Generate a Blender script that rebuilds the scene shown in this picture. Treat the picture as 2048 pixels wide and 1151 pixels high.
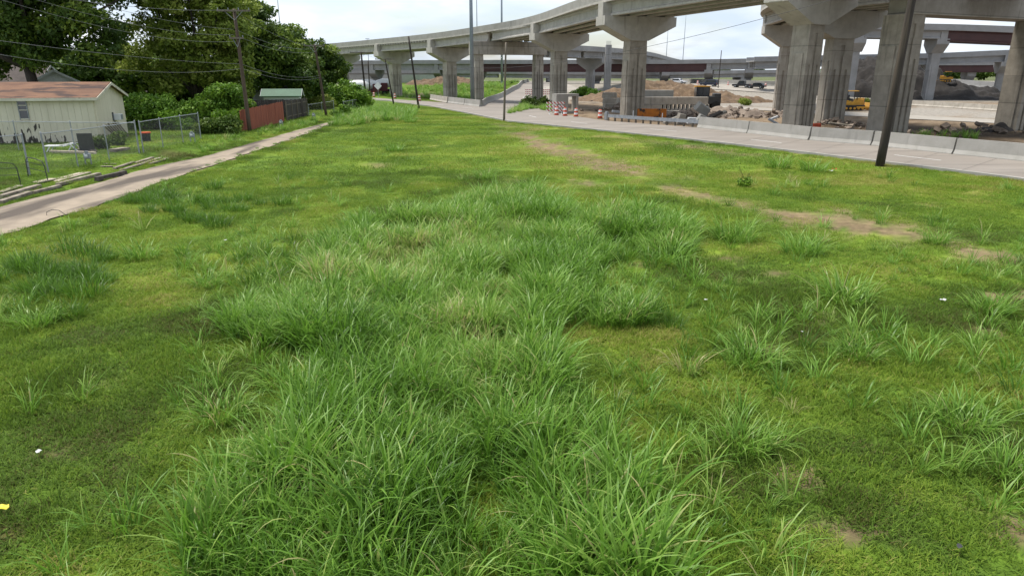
import bpy, bmesh, math, random
import numpy as np
from mathutils import Vector, Matrix
random.seed(7); RNG = np.random.default_rng(11)
for o in list(bpy.data.objects): bpy.data.objects.remove(o)
sc = bpy.context.scene; COL = sc.collection
# ------------------------------------------------------------------ camera, sky, sun, exposure
F = 1365.0; HCAM = 5.0; PITCH = math.atan(427.5/F)
CP, SP = math.cos(PITCH), math.sin(PITCH)
cam = bpy.data.cameras.new('camera'); cam.sensor_width = 36; cam.lens = F/2048*36
cam.clip_start = .1; cam.clip_end = 9000
camo = bpy.data.objects.new('camera', cam); COL.objects.link(camo)
camo.location = (0, 0, HCAM); camo.rotation_euler = (math.pi/2-PITCH, 0, 0); sc.camera = camo
SUN_EL, SUN_AZ = 68, -62             # azimuth from +Y, negative = left
w = bpy.data.worlds.new('World'); sc.world = w; w.use_nodes = True
nt = w.node_tree; nt.nodes.clear()
def N(nt, t, **k):
    n = nt.nodes.new(t)
    for a, b in k.items(): setattr(n, a, b)
    return n
wo = N(nt, 'ShaderNodeOutputWorld'); bg = N(nt, 'ShaderNodeBackground'); bg.inputs[1].default_value = .1
sky = N(nt, 'ShaderNodeTexSky'); sky.sky_type = 'NISHITA'; sky.sun_disc = False
sky.sun_elevation = math.radians(SUN_EL); sky.sun_rotation = math.radians(SUN_AZ); sky.dust_density = 2
tc = N(nt, 'ShaderNodeTexCoord'); mp = N(nt, 'ShaderNodeMapping'); mp.inputs['Scale'].default_value = (1.6, 1.6, 6)
no = N(nt, 'ShaderNodeTexNoise'); no.inputs['Scale'].default_value = 2.1; no.inputs['Detail'].default_value = 7; no.inputs['Roughness'].default_value = .58
rp = N(nt, 'ShaderNodeValToRGB'); rp.color_ramp.elements[0].position = .41; rp.color_ramp.elements[1].position = .54
rp.color_ramp.elements[0].color = (.12, .12, .12, 1); rp.color_ramp.elements[1].color = (.97, .97, .97, 1)
no2 = N(nt, 'ShaderNodeTexNoise'); no2.inputs['Scale'].default_value = 3.4; no2.inputs['Detail'].default_value = 6
rc = N(nt, 'ShaderNodeValToRGB'); rc.color_ramp.elements[0].position = .35; rc.color_ramp.elements[1].position = .62
rc.color_ramp.elements[0].color = (3.5, 4.1, 4.9, 1); rc.color_ramp.elements[1].color = (5.4, 5.6, 5.8, 1)
mx = N(nt, 'ShaderNodeMix', data_type='RGBA')
L = nt.links.new
L(tc.outputs['Generated'], mp.inputs['Vector']); L(mp.outputs[0], no.inputs['Vector']); L(mp.outputs[0], no2.inputs['Vector'])
L(no.outputs['Fac'], rp.inputs[0]); L(no2.outputs['Fac'], rc.inputs[0])
L(rp.outputs[0], mx.inputs['Factor']); L(sky.outputs[0], mx.inputs['A']); L(rc.outputs[0], mx.inputs['B'])
L(mx.outputs['Result'], bg.inputs[0]); L(bg.outputs[0], wo.inputs[0])
sl = bpy.data.lights.new('sun', 'SUN'); sl.energy = 2.7; sl.angle = math.radians(15); sl.color = (1, .96, .9)
so = bpy.data.objects.new('sun', sl); COL.objects.link(so); so.location = (-20, 10, 60)
e, a = math.radians(SUN_EL), math.radians(SUN_AZ)
sdir = Vector((math.sin(a)*math.cos(e), math.cos(a)*math.cos(e), math.sin(e)))
so.rotation_euler = sdir.to_track_quat('Z', 'Y').to_euler()
vs = sc.view_settings; vs.view_transform = 'Standard'; vs.look = 'None'; vs.exposure = 1.1; vs.gamma = 1
sc.render.engine = 'CYCLES'; sc.render.resolution_x = 1024; sc.render.resolution_y = 575
sc.cycles.max_bounces = 6; sc.cycles.transparent_max_bounces = 8

# ------------------------------------------------------------------ pixels to places
def ray(u, v):
    cx, cy = (u-1024)/F, (v-575.5)/F
    return cx, CP-cy*SP, -SP-cy*CP
def P0(u, v, z=0):
    x, y, k = ray(u, v); t = (HCAM-z)/-k
    return (x*t, y*t, z)
def AT(u, v, Y):                       # point seen at a pixel, at forward distance Y
    x, y, k = ray(u, v); t = Y/y
    return (x*t, Y, HCAM+k*t)
def proj(x, y, z):
    dz = z-HCAM; d = y*CP-dz*SP; dn = -y*SP-dz*CP
    d = np.maximum(d, .1)
    return 1024+F*x/d, 575.5+F*dn/d
def sst(a, b, x):
    t = np.clip((x-a)/(b-a), 0, 1); return t*t*(3-2*t)
ALLEY_L = [(-330,505),(0,415),(97,391),(207,364),(268,345),(336,328),(400,316),(525,281),(598,260),(653,246),(690,234)]
ALLEY_R = [(-330,600),(0,470),(136,428),(219,403),(316,369),(399,340),(495,308),(588,277),(653,252),(692,238)]
AL = np.array([P0(*p) for p in ALLEY_L]); AR = np.array([P0(*p) for p in ALLEY_R])
def xalley(y): return np.interp(y, AL[:,1], AL[:,0])
def G(x, y):                           # ground height
    x = np.asarray(x, float); y = np.asarray(y, float)
    bank = .45*sst(.25, 3.2, xalley(y)-x)*sst(150, 110, y)
    rise = 2.2*sst(158, 210, y)
    berm = 1.1*np.exp(-((x+7)/9.)**2-((y-176)/16.)**2)
    und = .05*np.sin(x*.31+1)*np.sin(y*.23)*sst(60, 20, y)*sst(0, 3, x-xalley(y))
    return bank+rise+berm+und
def g(x, y): return float(G(x, y))
def P(u, v):                           # where a pixel meets the ground
    x, y, k = ray(u, v); t0 = 3.
    t = 3.
    while t < 2500:
        if HCAM+k*t < g(x*t, y*t): break
        t0 = t; t *= 1.01
    for _ in range(30):
        m = (t0+t)/2
        if HCAM+k*m < g(x*m, y*m): t = m
        else: t0 = m
    return (x*t, y*t, g(x*t, y*t))
def vnoise(x, y, s, seed):             # smooth value noise
    r = np.random.default_rng(seed); T = r.random((64, 64))
    x = np.asarray(x)/s+1000.3; y = np.asarray(y)/s+1000.7
    i, j = np.floor(x).astype(int), np.floor(y).astype(int); fx, fy = x-i, y-j
    fx = fx*fx*(3-2*fx); fy = fy*fy*(3-2*fy)
    q = lambda a, b: T[a % 64, b % 64]
    return (q(i,j)*(1-fx)+q(i+1,j)*fx)*(1-fy)+(q(i,j+1)*(1-fx)+q(i+1,j+1)*fx)*fy
def fbm(x, y, s, seed): return .5*vnoise(x,y,s,seed)+.3*vnoise(x,y,s/2.3,seed+1)+.2*vnoise(x,y,s/5.1,seed+2)
def pip(x, y, poly):
    x = np.asarray(x); y = np.asarray(y); c = np.zeros(x.shape, bool); n = len(poly)
    for i in range(n):
        x0, y0 = poly[i][:2]; x1, y1 = poly[(i+1) % n][:2]
        if y0 == y1: continue
        c ^= ((y0 > y) != (y1 > y)) & (x < (x1-x0)*(y-y0)/(y1-y0)+x0)
    return c

# ------------------------------------------------------------------ materials
MATS = {}
def mat(name, c1, c2=None, scale=2., rough=.8, bump=0., bscale=None, metal=0., stretch=(1,1,1), spots=None, spec=.4, detail=6, ramp=(.35,.65), coords='world'):
    if name in MATS: return MATS[name]
    m = bpy.data.materials.new(name); m.use_nodes = True; t = m.node_tree; b = t.nodes['Principled BSDF']
    b.inputs['Roughness'].default_value = rough; b.inputs['Metallic'].default_value = metal
    b.inputs['Specular IOR Level'].default_value = spec
    if c2 is None: c2 = tuple(v*.8 for v in c1)
    if coords == 'world': src = N(t, 'ShaderNodeNewGeometry').outputs['Position']
    else: src = N(t, 'ShaderNodeTexCoord').outputs['Object']
    mp = N(t, 'ShaderNodeMapping'); mp.inputs['Scale'].default_value = stretch; t.links.new(src, mp.inputs[0])
    no = N(t, 'ShaderNodeTexNoise'); no.inputs['Scale'].default_value = scale; no.inputs['Detail'].default_value = detail; no.inputs['Roughness'].default_value = .62
    t.links.new(mp.outputs[0], no.inputs['Vector'])
    r = N(t, 'ShaderNodeValToRGB'); r.color_ramp.elements[0].position, r.color_ramp.elements[1].position = ramp
    r.color_ramp.elements[0].color = (*c1, 1); r.color_ramp.elements[1].color = (*c2, 1)
    t.links.new(no.outputs['Fac'], r.inputs[0]); out = r.outputs[0]
    if spots:                                  # (colour, scale, lo, hi, stretch)
        c3, s3, lo, hi, st = spots
        mp2 = N(t, 'ShaderNodeMapping'); mp2.inputs['Scale'].default_value = st; t.links.new(src, mp2.inputs[0])
        n3 = N(t, 'ShaderNodeTexNoise'); n3.inputs['Scale'].default_value = s3; n3.inputs['Detail'].default_value = 7
        t.links.new(mp2.outputs[0], n3.inputs['Vector'])
        mr = N(t, 'ShaderNodeMapRange'); mr.inputs[1].default_value = lo; mr.inputs[2].default_value = hi
        t.links.new(n3.outputs['Fac'], mr.inputs[0])
        mx = N(t, 'ShaderNodeMix', data_type='RGBA'); t.links.new(mr.outputs[0], mx.inputs['Factor'])
        t.links.new(out, mx.inputs['A']); mx.inputs['B'].default_value = (*c3, 1); out = mx.outputs['Result']
    t.links.new(out, b.inputs['Base Color'])
    if bump:
        n4 = N(t, 'ShaderNodeTexNoise'); n4.inputs['Scale'].default_value = bscale or scale*6; n4.inputs['Detail'].default_value = 8
        t.links.new(mp.outputs[0], n4.inputs['Vector'])
        bp = N(t, 'ShaderNodeBump'); bp.inputs['Strength'].default_value = bump; bp.inputs['Distance'].default_value = .03
        t.links.new(n4.outputs['Fac'], bp.inputs['Height']); t.links.new(bp.outputs[0], b.inputs['Normal'])
    MATS[name] = m; return m
def leafmat(name, ramp, instanced, rough=.45, trans=.3, spec=.35):
    m = bpy.data.materials.new(name); m.use_nodes = True; t = m.node_tree; t.nodes.clear()
    o = N(t, 'ShaderNodeOutputMaterial'); b = N(t, 'ShaderNodeBsdfPrincipled'); tr = N(t, 'ShaderNodeBsdfTranslucent'); mx = N(t, 'ShaderNodeMixShader')
    b.inputs['Roughness'].default_value = rough; b.inputs['Specular IOR Level'].default_value = spec
    at = N(t, 'ShaderNodeAttribute'); at.attribute_name = 'tint'; at.attribute_type = 'INSTANCER' if instanced else 'GEOMETRY'
    a2 = N(t, 'ShaderNodeAttribute'); a2.attribute_name = 'blade'
    ma = N(t, 'ShaderNodeMath', operation='ADD'); 
    if instanced: t.links.new(at.outputs['Fac'], ma.inputs[0]); t.links.new(a2.outputs['Fac'], ma.inputs[1])
    else: t.links.new(at.outputs['Fac'], ma.inputs[0]); ma.inputs[1].default_value = 0
    r = N(t, 'ShaderNodeValToRGB'); el = r.color_ramp.elements
    while len(el) < len(ramp): el.new(.5)
    for e_, (p, c) in zip(el, ramp): e_.position = p; e_.color = (*c, 1)
    t.links.new(ma.outputs[0], r.inputs[0]); t.links.new(r.outputs[0], b.inputs['Base Color']); t.links.new(r.outputs[0], tr.inputs['Color'])
    mx.inputs[0].default_value = trans
    t.links.new(b.outputs[0], mx.inputs[1]); t.links.new(tr.outputs[0], mx.inputs[2]); t.links.new(mx.outputs[0], o.inputs[0])
    MATS[name] = m; return m
ST = (1, 1, .12)
mat('concrete', (.40,.365,.31), (.30,.272,.228), 1.1, .85, .25, 9, spots=((.14,.125,.10), 1.4, .56, .78, (1.6,1.6,.14)))
mat('concrete_deck', (.46,.435,.385), (.36,.337,.295), 1.0, .85, .2, 9, spots=((.20,.185,.16), 1.2, .6, .82, (1.4,1.4,.2)))
mat('concrete_dark', (.36,.322,.265), (.26,.232,.19), 1.3, .88, .25, 9, spots=((.14,.123,.097), 1.6, .55, .8, (2,2,.13)))
mat('concrete_light', (.33,.315,.285), (.265,.255,.225), .8, .85, .2, 12, spots=((.19,.18,.165), 1.1, .6, .8, (1.5,1.5,.2)))
mat('concrete_far', (.29,.285,.28), (.23,.227,.22), .5, .9)
mat('road', (.235,.208,.178), (.19,.166,.14), .35, .85, .1, 30, stretch=(.3,1,1), spots=((.14,.124,.107), .5, .54, .72, (.25,1.4,1)))
mat('road_pale', (.30,.272,.23), (.25,.225,.188), .4, .85, .1, 30)
mat('alley', (.285,.23,.168), (.21,.17,.124), .9, .9, .4, 14, spots=((.075,.058,.043), .42, .46, .60, (1.6,.3,1)))
mat('paint_white', (.66,.65,.62), (.5,.48,.45), 3, .7)
mat('steel_red', (.062,.024,.022), (.045,.018,.018), .7, .55)
mat('steel_galv', (.36,.38,.40), (.26,.275,.29), 3, .5, metal=.5)
mat('steel_dark', (.03,.032,.035), (.05,.05,.05), 4, .5)
mat('mast', (.26,.30,.33), (.22,.25,.28), .5, .5, metal=.2)
mat('pole_wood', (.055,.042,.033), (.028,.021,.017), 3, .85, .5, 9, stretch=(3,3,.25), spots=((.12,.09,.065), 1.2, .58, .75, (2,2,.1)))
mat('pole_brown', (.115,.08,.056), (.062,.043,.031), 3, .85, .4, 9, stretch=(3,3,.25))
mat('pole_grey', (.19,.16,.12), (.11,.09,.07), 3, .85, .4, 9, stretch=(3,3,.25))
mat('plank', (.24,.20,.155), (.13,.105,.08), 5, .9, .5, 12, stretch=(1,1,1), spots=((.33,.29,.23), 1.5, .5, .7, (1,1,1)))
mat('joint', (.15,.132,.112), (.11,.096,.082), 3, .9)
mat('tie', (.05,.042,.036), (.10,.085,.07), 3, .9, .5)
mat('plank_pale', (.44,.38,.29), (.33,.28,.21), 3, .9, .3)
mat('fence_red', (.33,.095,.055), (.22,.058,.036), 2.2, .8, .2, 9, stretch=(2,2,.2))
mat('fence_grey', (.085,.072,.062), (.045,.037,.032), 3, .9, .4, 9, stretch=(3,3,.2))
mat('roof_brown', (.185,.098,.056), (.105,.054,.034), 1.3, .95, .6, 7, stretch=(.5,.5,4), spots=((.05,.03,.024), 1.1, .54, .62, (.4,.4,4)))
mat('roof_dark', (.085,.068,.06), (.055,.045,.04), 1.4, .95, .4)
mat('roof_green', (.055,.12,.07), (.045,.095,.055), 1, .7)
mat('trim', (.62,.58,.47), (.5,.46,.37), 2, .7, spots=((.16,.13,.09), 2.4, .6, .7, (1,1,1)))
mat('white_wall', (.50,.51,.51), (.43,.44,.44), 1, .8)
mat('white_plastic', (.78,.78,.77), (.7,.7,.69), 2, .4)
mat('glass', (.035,.04,.05), (.02,.025,.03), 2, .08, spec=.8)
mat('black', (.02,.02,.022), (.03,.03,.032), 2, .6)
mat('orange', (.62,.085,.025), (.5,.065,.02), 3, .5)
mat('orange_steel', (.55,.17,.012), (.42,.12,.01), 2, .5, spots=((.03,.02,.015), 1.3, .55, .62, (1,1,1)))
mat('yellow', (.58,.30,.03), (.45,.22,.02), 3, .5)
mat('maroon', (.10,.012,.02), (.07,.01,.015), 2, .4)
mat('dark_blue', (.025,.03,.055), (.02,.025,.045), 2, .3)
mat('car_dark', (.03,.03,.033), (.02,.02,.022), 2, .3)
mat('car_white', (.62,.63,.65), (.55,.56,.58), 2, .3)
mat('tyre', (.018,.018,.018), (.03,.03,.03), 3, .9)
mat('dirt_brown', (.15,.097,.054), (.085,.055,.032), .7, .95, 1., 2.2, spots=((.21,.148,.088), 1.8, .55, .75, (1,1,1)))
mat('dirt_dark', (.028,.024,.021), (.014,.012,.0105), .6, .95, 1., 2, spots=((.055,.048,.042), 2.2, .6, .8, (1,1,1)))
mat('rubble', (.23,.185,.145), (.13,.10,.078), 1.2, .95, .6, 4)
mat('bark', (.06,.048,.038), (.035,.027,.021), 3, .95, .6, 8, stretch=(2,2,.4))
mat('wire', (.16,.16,.16), (.13,.13,.13), 1, .5)
mat('wire_dark', (.05,.05,.05), (.04,.04,.04), 1, .6)
mat('paper', (.5,.5,.48), (.4,.4,.38), 20, .8)
mat('yellow_leaf', (.62,.5,.02), (.5,.38,.02), 9, .6)
mat('meter_grey', (.30,.32,.34), (.2,.21,.22), 6, .5)
def pourlines(name, step=2.4, dark=.72):
    m = MATS[name]; t = m.node_tree; b = t.nodes['Principled BSDF']; old = b.inputs['Base Color'].links[0].from_socket
    ge = N(t, 'ShaderNodeNewGeometry'); sp = N(t, 'ShaderNodeSeparateXYZ'); t.links.new(ge.outputs['Position'], sp.inputs[0])
    a1 = N(t, 'ShaderNodeMath', operation='DIVIDE'); t.links.new(sp.outputs[2], a1.inputs[0]); a1.inputs[1].default_value = step
    a2 = N(t, 'ShaderNodeMath', operation='FRACT'); t.links.new(a1.outputs[0], a2.inputs[0])
    a3 = N(t, 'ShaderNodeMath', operation='LESS_THAN'); t.links.new(a2.outputs[0], a3.inputs[0]); a3.inputs[1].default_value = .035
    fl = N(t, 'ShaderNodeMath', operation='FLOOR'); t.links.new(a1.outputs[0], fl.inputs[0])
    wn = N(t, 'ShaderNodeTexWhiteNoise', noise_dimensions='1D'); t.links.new(fl.outputs[0], wn.inputs['W'])
    mr = N(t, 'ShaderNodeMapRange'); mr.inputs[3].default_value = .86; mr.inputs[4].default_value = 1.1; t.links.new(wn.outputs['Value'], mr.inputs[0])
    ml = N(t, 'ShaderNodeMath', operation='MULTIPLY'); t.links.new(a3.outputs[0], ml.inputs[0]); ml.inputs[1].default_value = -(1-dark)
    ad = N(t, 'ShaderNodeMath', operation='ADD'); t.links.new(mr.outputs[0], ad.inputs[0]); t.links.new(ml.outputs[0], ad.inputs[1])
    vm = N(t, 'ShaderNodeVectorMath', operation='SCALE'); t.links.new(old, vm.inputs[0]); t.links.new(ad.outputs[0], vm.inputs['Scale']); t.links.new(vm.outputs[0], b.inputs['Base Color'])
pourlines('concrete'); pourlines('concrete_dark')
def stripemat():
    m = bpy.data.materials.new('stripes'); m.use_nodes = True; t = m.node_tree; b = t.nodes['Principled BSDF']; b.inputs['Roughness'].default_value = .5
    c = N(t, 'ShaderNodeTexCoord'); s = N(t, 'ShaderNodeSeparateXYZ'); t.links.new(c.outputs['Object'], s.inputs[0])
    a1 = N(t, 'ShaderNodeMath', operation='ADD'); t.links.new(s.outputs[0], a1.inputs[0]); t.links.new(s.outputs[2], a1.inputs[1])
    a2 = N(t, 'ShaderNodeMath', operation='MULTIPLY'); t.links.new(a1.outputs[0], a2.inputs[0]); a2.inputs[1].default_value = 1/.42
    a3 = N(t, 'ShaderNodeMath', operation='FRACT'); t.links.new(a2.outputs[0], a3.inputs[0])
    a4 = N(t, 'ShaderNodeMath', operation='GREATER_THAN'); t.links.new(a3.outputs[0], a4.inputs[0]); a4.inputs[1].default_value = .5
    x = N(t, 'ShaderNodeMix', data_type='RGBA'); t.links.new(a4.outputs[0], x.inputs['Factor'])
    x.inputs['A'].default_value = (.75,.74,.72,1); x.inputs['B'].default_value = (.42,.05,.02,1)
    t.links.new(x.outputs['Result'], b.inputs['Base Color']); MATS['stripes'] = m
stripemat()
def sidingmat():
    m = mat('siding', (.68,.62,.485), (.60,.545,.42), 1.5, .8, .15, 20, stretch=(1,1,.3))
    t = m.node_tree; b = t.nodes['Principled BSDF']; old = b.inputs['Base Color'].links[0].from_socket
    ge = N(t, 'ShaderNodeTexCoord'); sp = N(t, 'ShaderNodeSeparateXYZ'); t.links.new(ge.outputs['Object'], sp.inputs[0])
    mp = N(t, 'ShaderNodeMapping'); mp.inputs['Scale'].default_value = (2.6, 1, .8); t.links.new(ge.outputs['Object'], mp.inputs[0])
    n = N(t, 'ShaderNodeTexNoise'); n.inputs['Scale'].default_value = 1.7; n.inputs['Detail'].default_value = 6; t.links.new(mp.outputs[0], n.inputs['Vector'])
    zr = N(t, 'ShaderNodeMapRange'); zr.inputs[1].default_value = 0; zr.inputs[2].default_value = 1.7; zr.inputs[3].default_value = .16; zr.inputs[4].default_value = -.12; t.links.new(sp.outputs[2], zr.inputs[0])
    xr = N(t, 'ShaderNodeMapRange'); xr.inputs[1].default_value = -3.4; xr.inputs[2].default_value = -2.4; xr.inputs[3].default_value = 0; xr.inputs[4].default_value = -.14; t.links.new(sp.outputs[0], xr.inputs[0])
    s1 = N(t, 'ShaderNodeMath', operation='ADD'); s2 = N(t, 'ShaderNodeMath', operation='ADD')
    t.links.new(n.outputs['Fac'], s1.inputs[0]); t.links.new(zr.outputs[0], s1.inputs[1]); t.links.new(s1.outputs[0], s2.inputs[0]); t.links.new(xr.outputs[0], s2.inputs[1])
    th = N(t, 'ShaderNodeMapRange'); th.inputs[1].default_value = .59; th.inputs[2].default_value = .62; t.links.new(s2.outputs[0], th.inputs[0])
    x = N(t, 'ShaderNodeMix', data_type='RGBA'); t.links.new(th.outputs[0], x.inputs['Factor']); t.links.new(old, x.inputs['A']); x.inputs['B'].default_value = (.04,.032,.028,1)
    t.links.new(x.outputs['Result'], b.inputs['Base Color'])
sidingmat()

# ------------------------------------------------------------------ mesh helpers
def tag(o, label=None, cat=None, group=None, kind=None):
    for k_, v_ in (('label', label), ('category', cat), ('group', group), ('kind', kind)):
        if v_: o[k_] = v_
    return o
def empty(name, loc, label=None, cat=None, group=None, rz=0):
    o = bpy.data.objects.new(name, None); COL.objects.link(o); o.location = loc; o.rotation_euler[2] = rz; o.empty_display_size = .2
    return tag(o, label, cat, group)
class MB:
    def __init__(s): s.v = []; s.f = []
    def add(s, vs, fs):
        n = len(s.v); s.v += [tuple(map(float, p)) for p in vs]; s.f += [tuple(i+n for i in f) for f in fs]; return s
    def box(s, c, size, rz=0, rx=0, ry=0, taper=1.):
        hx, hy, hz = (q/2 for q in size); M = Matrix.Rotation(rz, 3, 'Z') @ Matrix.Rotation(ry, 3, 'Y') @ Matrix.Rotation(rx, 3, 'X')
        vs = [Vector(c)+M @ Vector((x*hx*(taper if z > 0 else 1), y*hy*(taper if z > 0 else 1), z*hz)) for z in (-1, 1) for x, y in ((-1,-1),(1,-1),(1,1),(-1,1))]
        return s.add(vs, [(3,2,1,0),(4,5,6,7),(0,1,5,4),(1,2,6,5),(2,3,7,6),(3,0,4,7)])
    def tube(s, pts, r, n=8, caps=True):
        pts = [Vector(p) for p in pts]; m = len(pts); rs = [float(q) for q in r] if hasattr(r, '__len__') else [r]*m; vs = []
        for i, p in enumerate(pts):
            d = (pts[min(i+1, m-1)]-pts[max(i-1, 0)]).normalized()
            a = Vector((0,0,1)) if abs(d.z) < .9 else Vector((1,0,0)); x = d.cross(a).normalized(); y = d.cross(x)
            vs += [p+rs[i]*(math.cos(2*math.pi*k/n)*x+math.sin(2*math.pi*k/n)*y) for k in range(n)]
        fs = [(i*n+k, i*n+(k+1) % n, (i+1)*n+(k+1) % n, (i+1)*n+k) for i in range(m-1) for k in range(n)]
        if caps: fs += [tuple(range(n))[::-1], tuple((m-1)*n+k for k in range(n))]
        return s.add(vs, fs)
    def cyl(s, c, r, h, n=16, r2=None):
        return s.tube([c, (c[0], c[1], c[2]+h)], [r, r if r2 is None else r2], n)
    def prism(s, poly, z0, z1, M=None, top=True, bot=True):   # poly in local xy, extruded along z; M maps to 3d
        n = len(poly); vs = [(x, y, z0) for x, y in poly]+[(x, y, z1) for x, y in poly]
        if M is not None: vs = [M @ Vector(p) for p in vs]
        fs = [(i, (i+1) % n, n+(i+1) % n, n+i) for i in range(n)]
        if bot: fs.append(tuple(range(n))[::-1])
        if top: fs.append(tuple(range(n, 2*n)))
        return s.add(vs, fs)
    def sweep(s, path, sec, caps=True, closed_sec=True):       # path: xyz list, sec: (offset to the right, dz)
        m = len(path); n = len(sec); vs = []
        for i in range(m):
            a = Vector(path[max(i-1, 0)]); b = Vector(path[min(i+1, m-1)]); d = b-a; d.z = 0; d.normalize(); r = Vector((d.y, -d.x, 0))
            vs += [Vector(path[i])+r*o+Vector((0,0,z)) for o, z in sec]
        fs = [(i*n+k, i*n+(k+1) % n, (i+1)*n+(k+1) % n, (i+1)*n+k) for i in range(m-1) for k in range(n if closed_sec else n-1)]
        if caps and closed_sec: fs += [tuple(range(n)), tuple((m-1)*n+k for k in range(n))[::-1]]
        return s.add(vs, fs)
    def mesh(s, name, material, org=(0,0,0), fixn=True, smooth=False):
        me = bpy.data.meshes.new(name); ox, oy, oz = org
        me.from_pydata([(x-ox, y-oy, z-oz) for x, y, z in s.v], [], s.f)
        if fixn:
            bm = bmesh.new(); bm.from_mesh(me); bmesh.ops.recalc_face_normals(bm, faces=bm.faces); bm.to_mesh(me); bm.free()
        if smooth: me.polygons.foreach_set('use_smooth', [True]*len(me.polygons))
        me.materials.append(MATS[material]); return me
    def build(s, name, material, parent=None, org=None, local=False, smooth=False, label=None, cat=None, group=None, kind=None, bevel=0):
        if org is None: org = (0,0,0) if (local or parent is None) else tuple(world(parent))
        o = bpy.data.objects.new(name, s.mesh(name, material, org, smooth=smooth)); COL.objects.link(o)
        if parent is not None: o.parent = parent
        else: o.location = org
        if bevel:
            bv = o.modifiers.new('bevel', 'BEVEL'); bv.width = bevel; bv.segments = 2; bv.limit_method = 'ANGLE'
        return tag(o, label, cat, group, kind)
def world(o):
    v = Vector(o.location)
    while o.parent: o = o.parent; v += Vector(o.location)
    return v
def kids(o): return [c for c in bpy.data.objects if c.parent == o]
def copy_tree(o, parent=None):
    c = o.copy(); COL.objects.link(c); c.parent = parent
    for ch in kids(o): copy_tree(ch, c)
    return c
def npmesh(name, V, Fc, material, attrs=(), smooth=False):
    me = bpy.data.meshes.new(name); k = Fc.shape[1]
    me.vertices.add(len(V)); me.vertices.foreach_set('co', np.ascontiguousarray(V, np.float32).ravel())
    me.loops.add(Fc.size); me.loops.foreach_set('vertex_index', Fc.astype(np.int32).ravel())
    me.polygons.add(len(Fc)); me.polygons.foreach_set('loop_start', np.arange(0, Fc.size, k, dtype=np.int32)); 
    me.polygons.foreach_set('loop_total', np.full(len(Fc), k, np.int32))
    for an, arr in attrs:
        if arr.ndim == 2: at = me.attributes.new(an, 'FLOAT_COLOR', 'POINT'); at.data.foreach_set('color', arr.astype(np.float32).ravel())
        else: at = me.attributes.new(an, 'FLOAT', 'POINT'); at.data.foreach_set('value', arr.astype(np.float32))
    if smooth: me.polygons.foreach_set('use_smooth', np.ones(len(Fc), bool))
    me.update(calc_edges=True); me.validate(); me.materials.append(MATS[material] if isinstance(material, str) else material)
    return me
def LS(a, b, n): return [a+(b-a)*i/(n-1) for i in range(n)]
def crom(pts, n=8):
    pts = [Vector(p) for p in pts]; q = [2*pts[0]-pts[1]]+pts+[2*pts[-1]-pts[-2]]; out = []
    for i in range(1, len(q)-2):
        for k in range(n):
            t = k/n; a, b, c, d = q[i-1:i+3]
            out.append(.5*((2*b)+(c-a)*t+(2*a-5*b+4*c-d)*t*t+(3*b-a-3*c+d)*t**3))
    out.append(pts[-1]); return out
# ------------------------------------------------------------------ ground and roads
R1N = [(2600,446),(2048,362),(1800,331),(1640,311),(1400,283),(1200,262),(1020,244),(940,228),(860,213),(800,206),(740,200.5),(690,197)]
R1F = [(2600,399),(2048,323),(1909,309),(1745,291),(1621,281),(1498,267),(1400,256),(1300,249),(1210,242),(1130,230),(1085,219),(1000,214),(940,212),(880,205.5),(800,199.5),(740,195.5),(690,193)]
def resample(pts, n):
    p = np.array(pts, float); d = np.r_[0, np.cumsum(np.hypot(*np.diff(p[:,:2], axis=0).T))]; s = np.linspace(0, d[-1], n)
    return np.stack([np.interp(s, d, p[:,k]) for k in range(p.shape[1])], 1)
def ribbon(name, A, B, material, dz, n=40, m=4, label=None):
    a, b = resample(A, n), resample(B, n); vs = []; mb = MB()
    for i in range(n):
        for k in range(m+1):
            x, y = a[i,:2]+(b[i,:2]-a[i,:2])*k/m; vs.append((x, y, g(x, y)+dz))
    fs = [(i*(m+1)+k, (i+1)*(m+1)+k, (i+1)*(m+1)+k+1, i*(m+1)+k+1) for i in range(n-1) for k in range(m)]
    mb.add(vs, fs); o = mb.build(name, material, kind='structure', label=label)
    return o
W1N = [P(*p) for p in R1N]; W1F = [P(*p) for p in R1F]
W2L = [P(*p) for p in [(962,213.5),(985,203),(1010,192),(1035,179),(1056,165)]]
W2R = [P(*p) for p in [(1085,220),(1060,212),(1046,204),(1047,195),(1070,184),(1100,174),(1125,166)]]
W3T = [P(*p) for p in [(1105,165),(1140,171),(1165,181),(1215,193)]]; W3B = [P(*p) for p in [(1075,179),(1130,184),(1165,190),(1215,199)]]
S1T = [P(*p) for p in [(1380,210),(1540,217),(1690,224),(1990,240),(2300,258)]]; S1B = [P(*p) for p in [(1380,214),(1540,222),(1690,232),(1990,247),(2300,269)]]
FRN = [P(*p) for p in [(1290,170),(1390,177),(1460,181),(1530,186),(1760,197)]]; FRF = [P(*p) for p in [(1290,164.5),(1390,168),(1460,170),(1530,173),(1760,180)]]
FIELD = [(45,-5),(-13.8,-5),(-13.8,8)]+[tuple(p[:2]) for p in AR]+[tuple(p[:2]) for p in W1N[::-1]]+[(60,20)]
ROADS = [[tuple(p[:2]) for p in a]+[tuple(p[:2]) for p in b[::-1]] for a, b in ((W1N,W1F),(W2L,W2R),(W3T,W3B),(S1T,S1B),(FRN,FRF))]
BERM = [P(*p)[:2] for p in [(660,192),(740,194),(880,204),(960,211),(1010,190.5),(1055,163.5),(1000,162),(860,164),(700,170)]]
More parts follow.
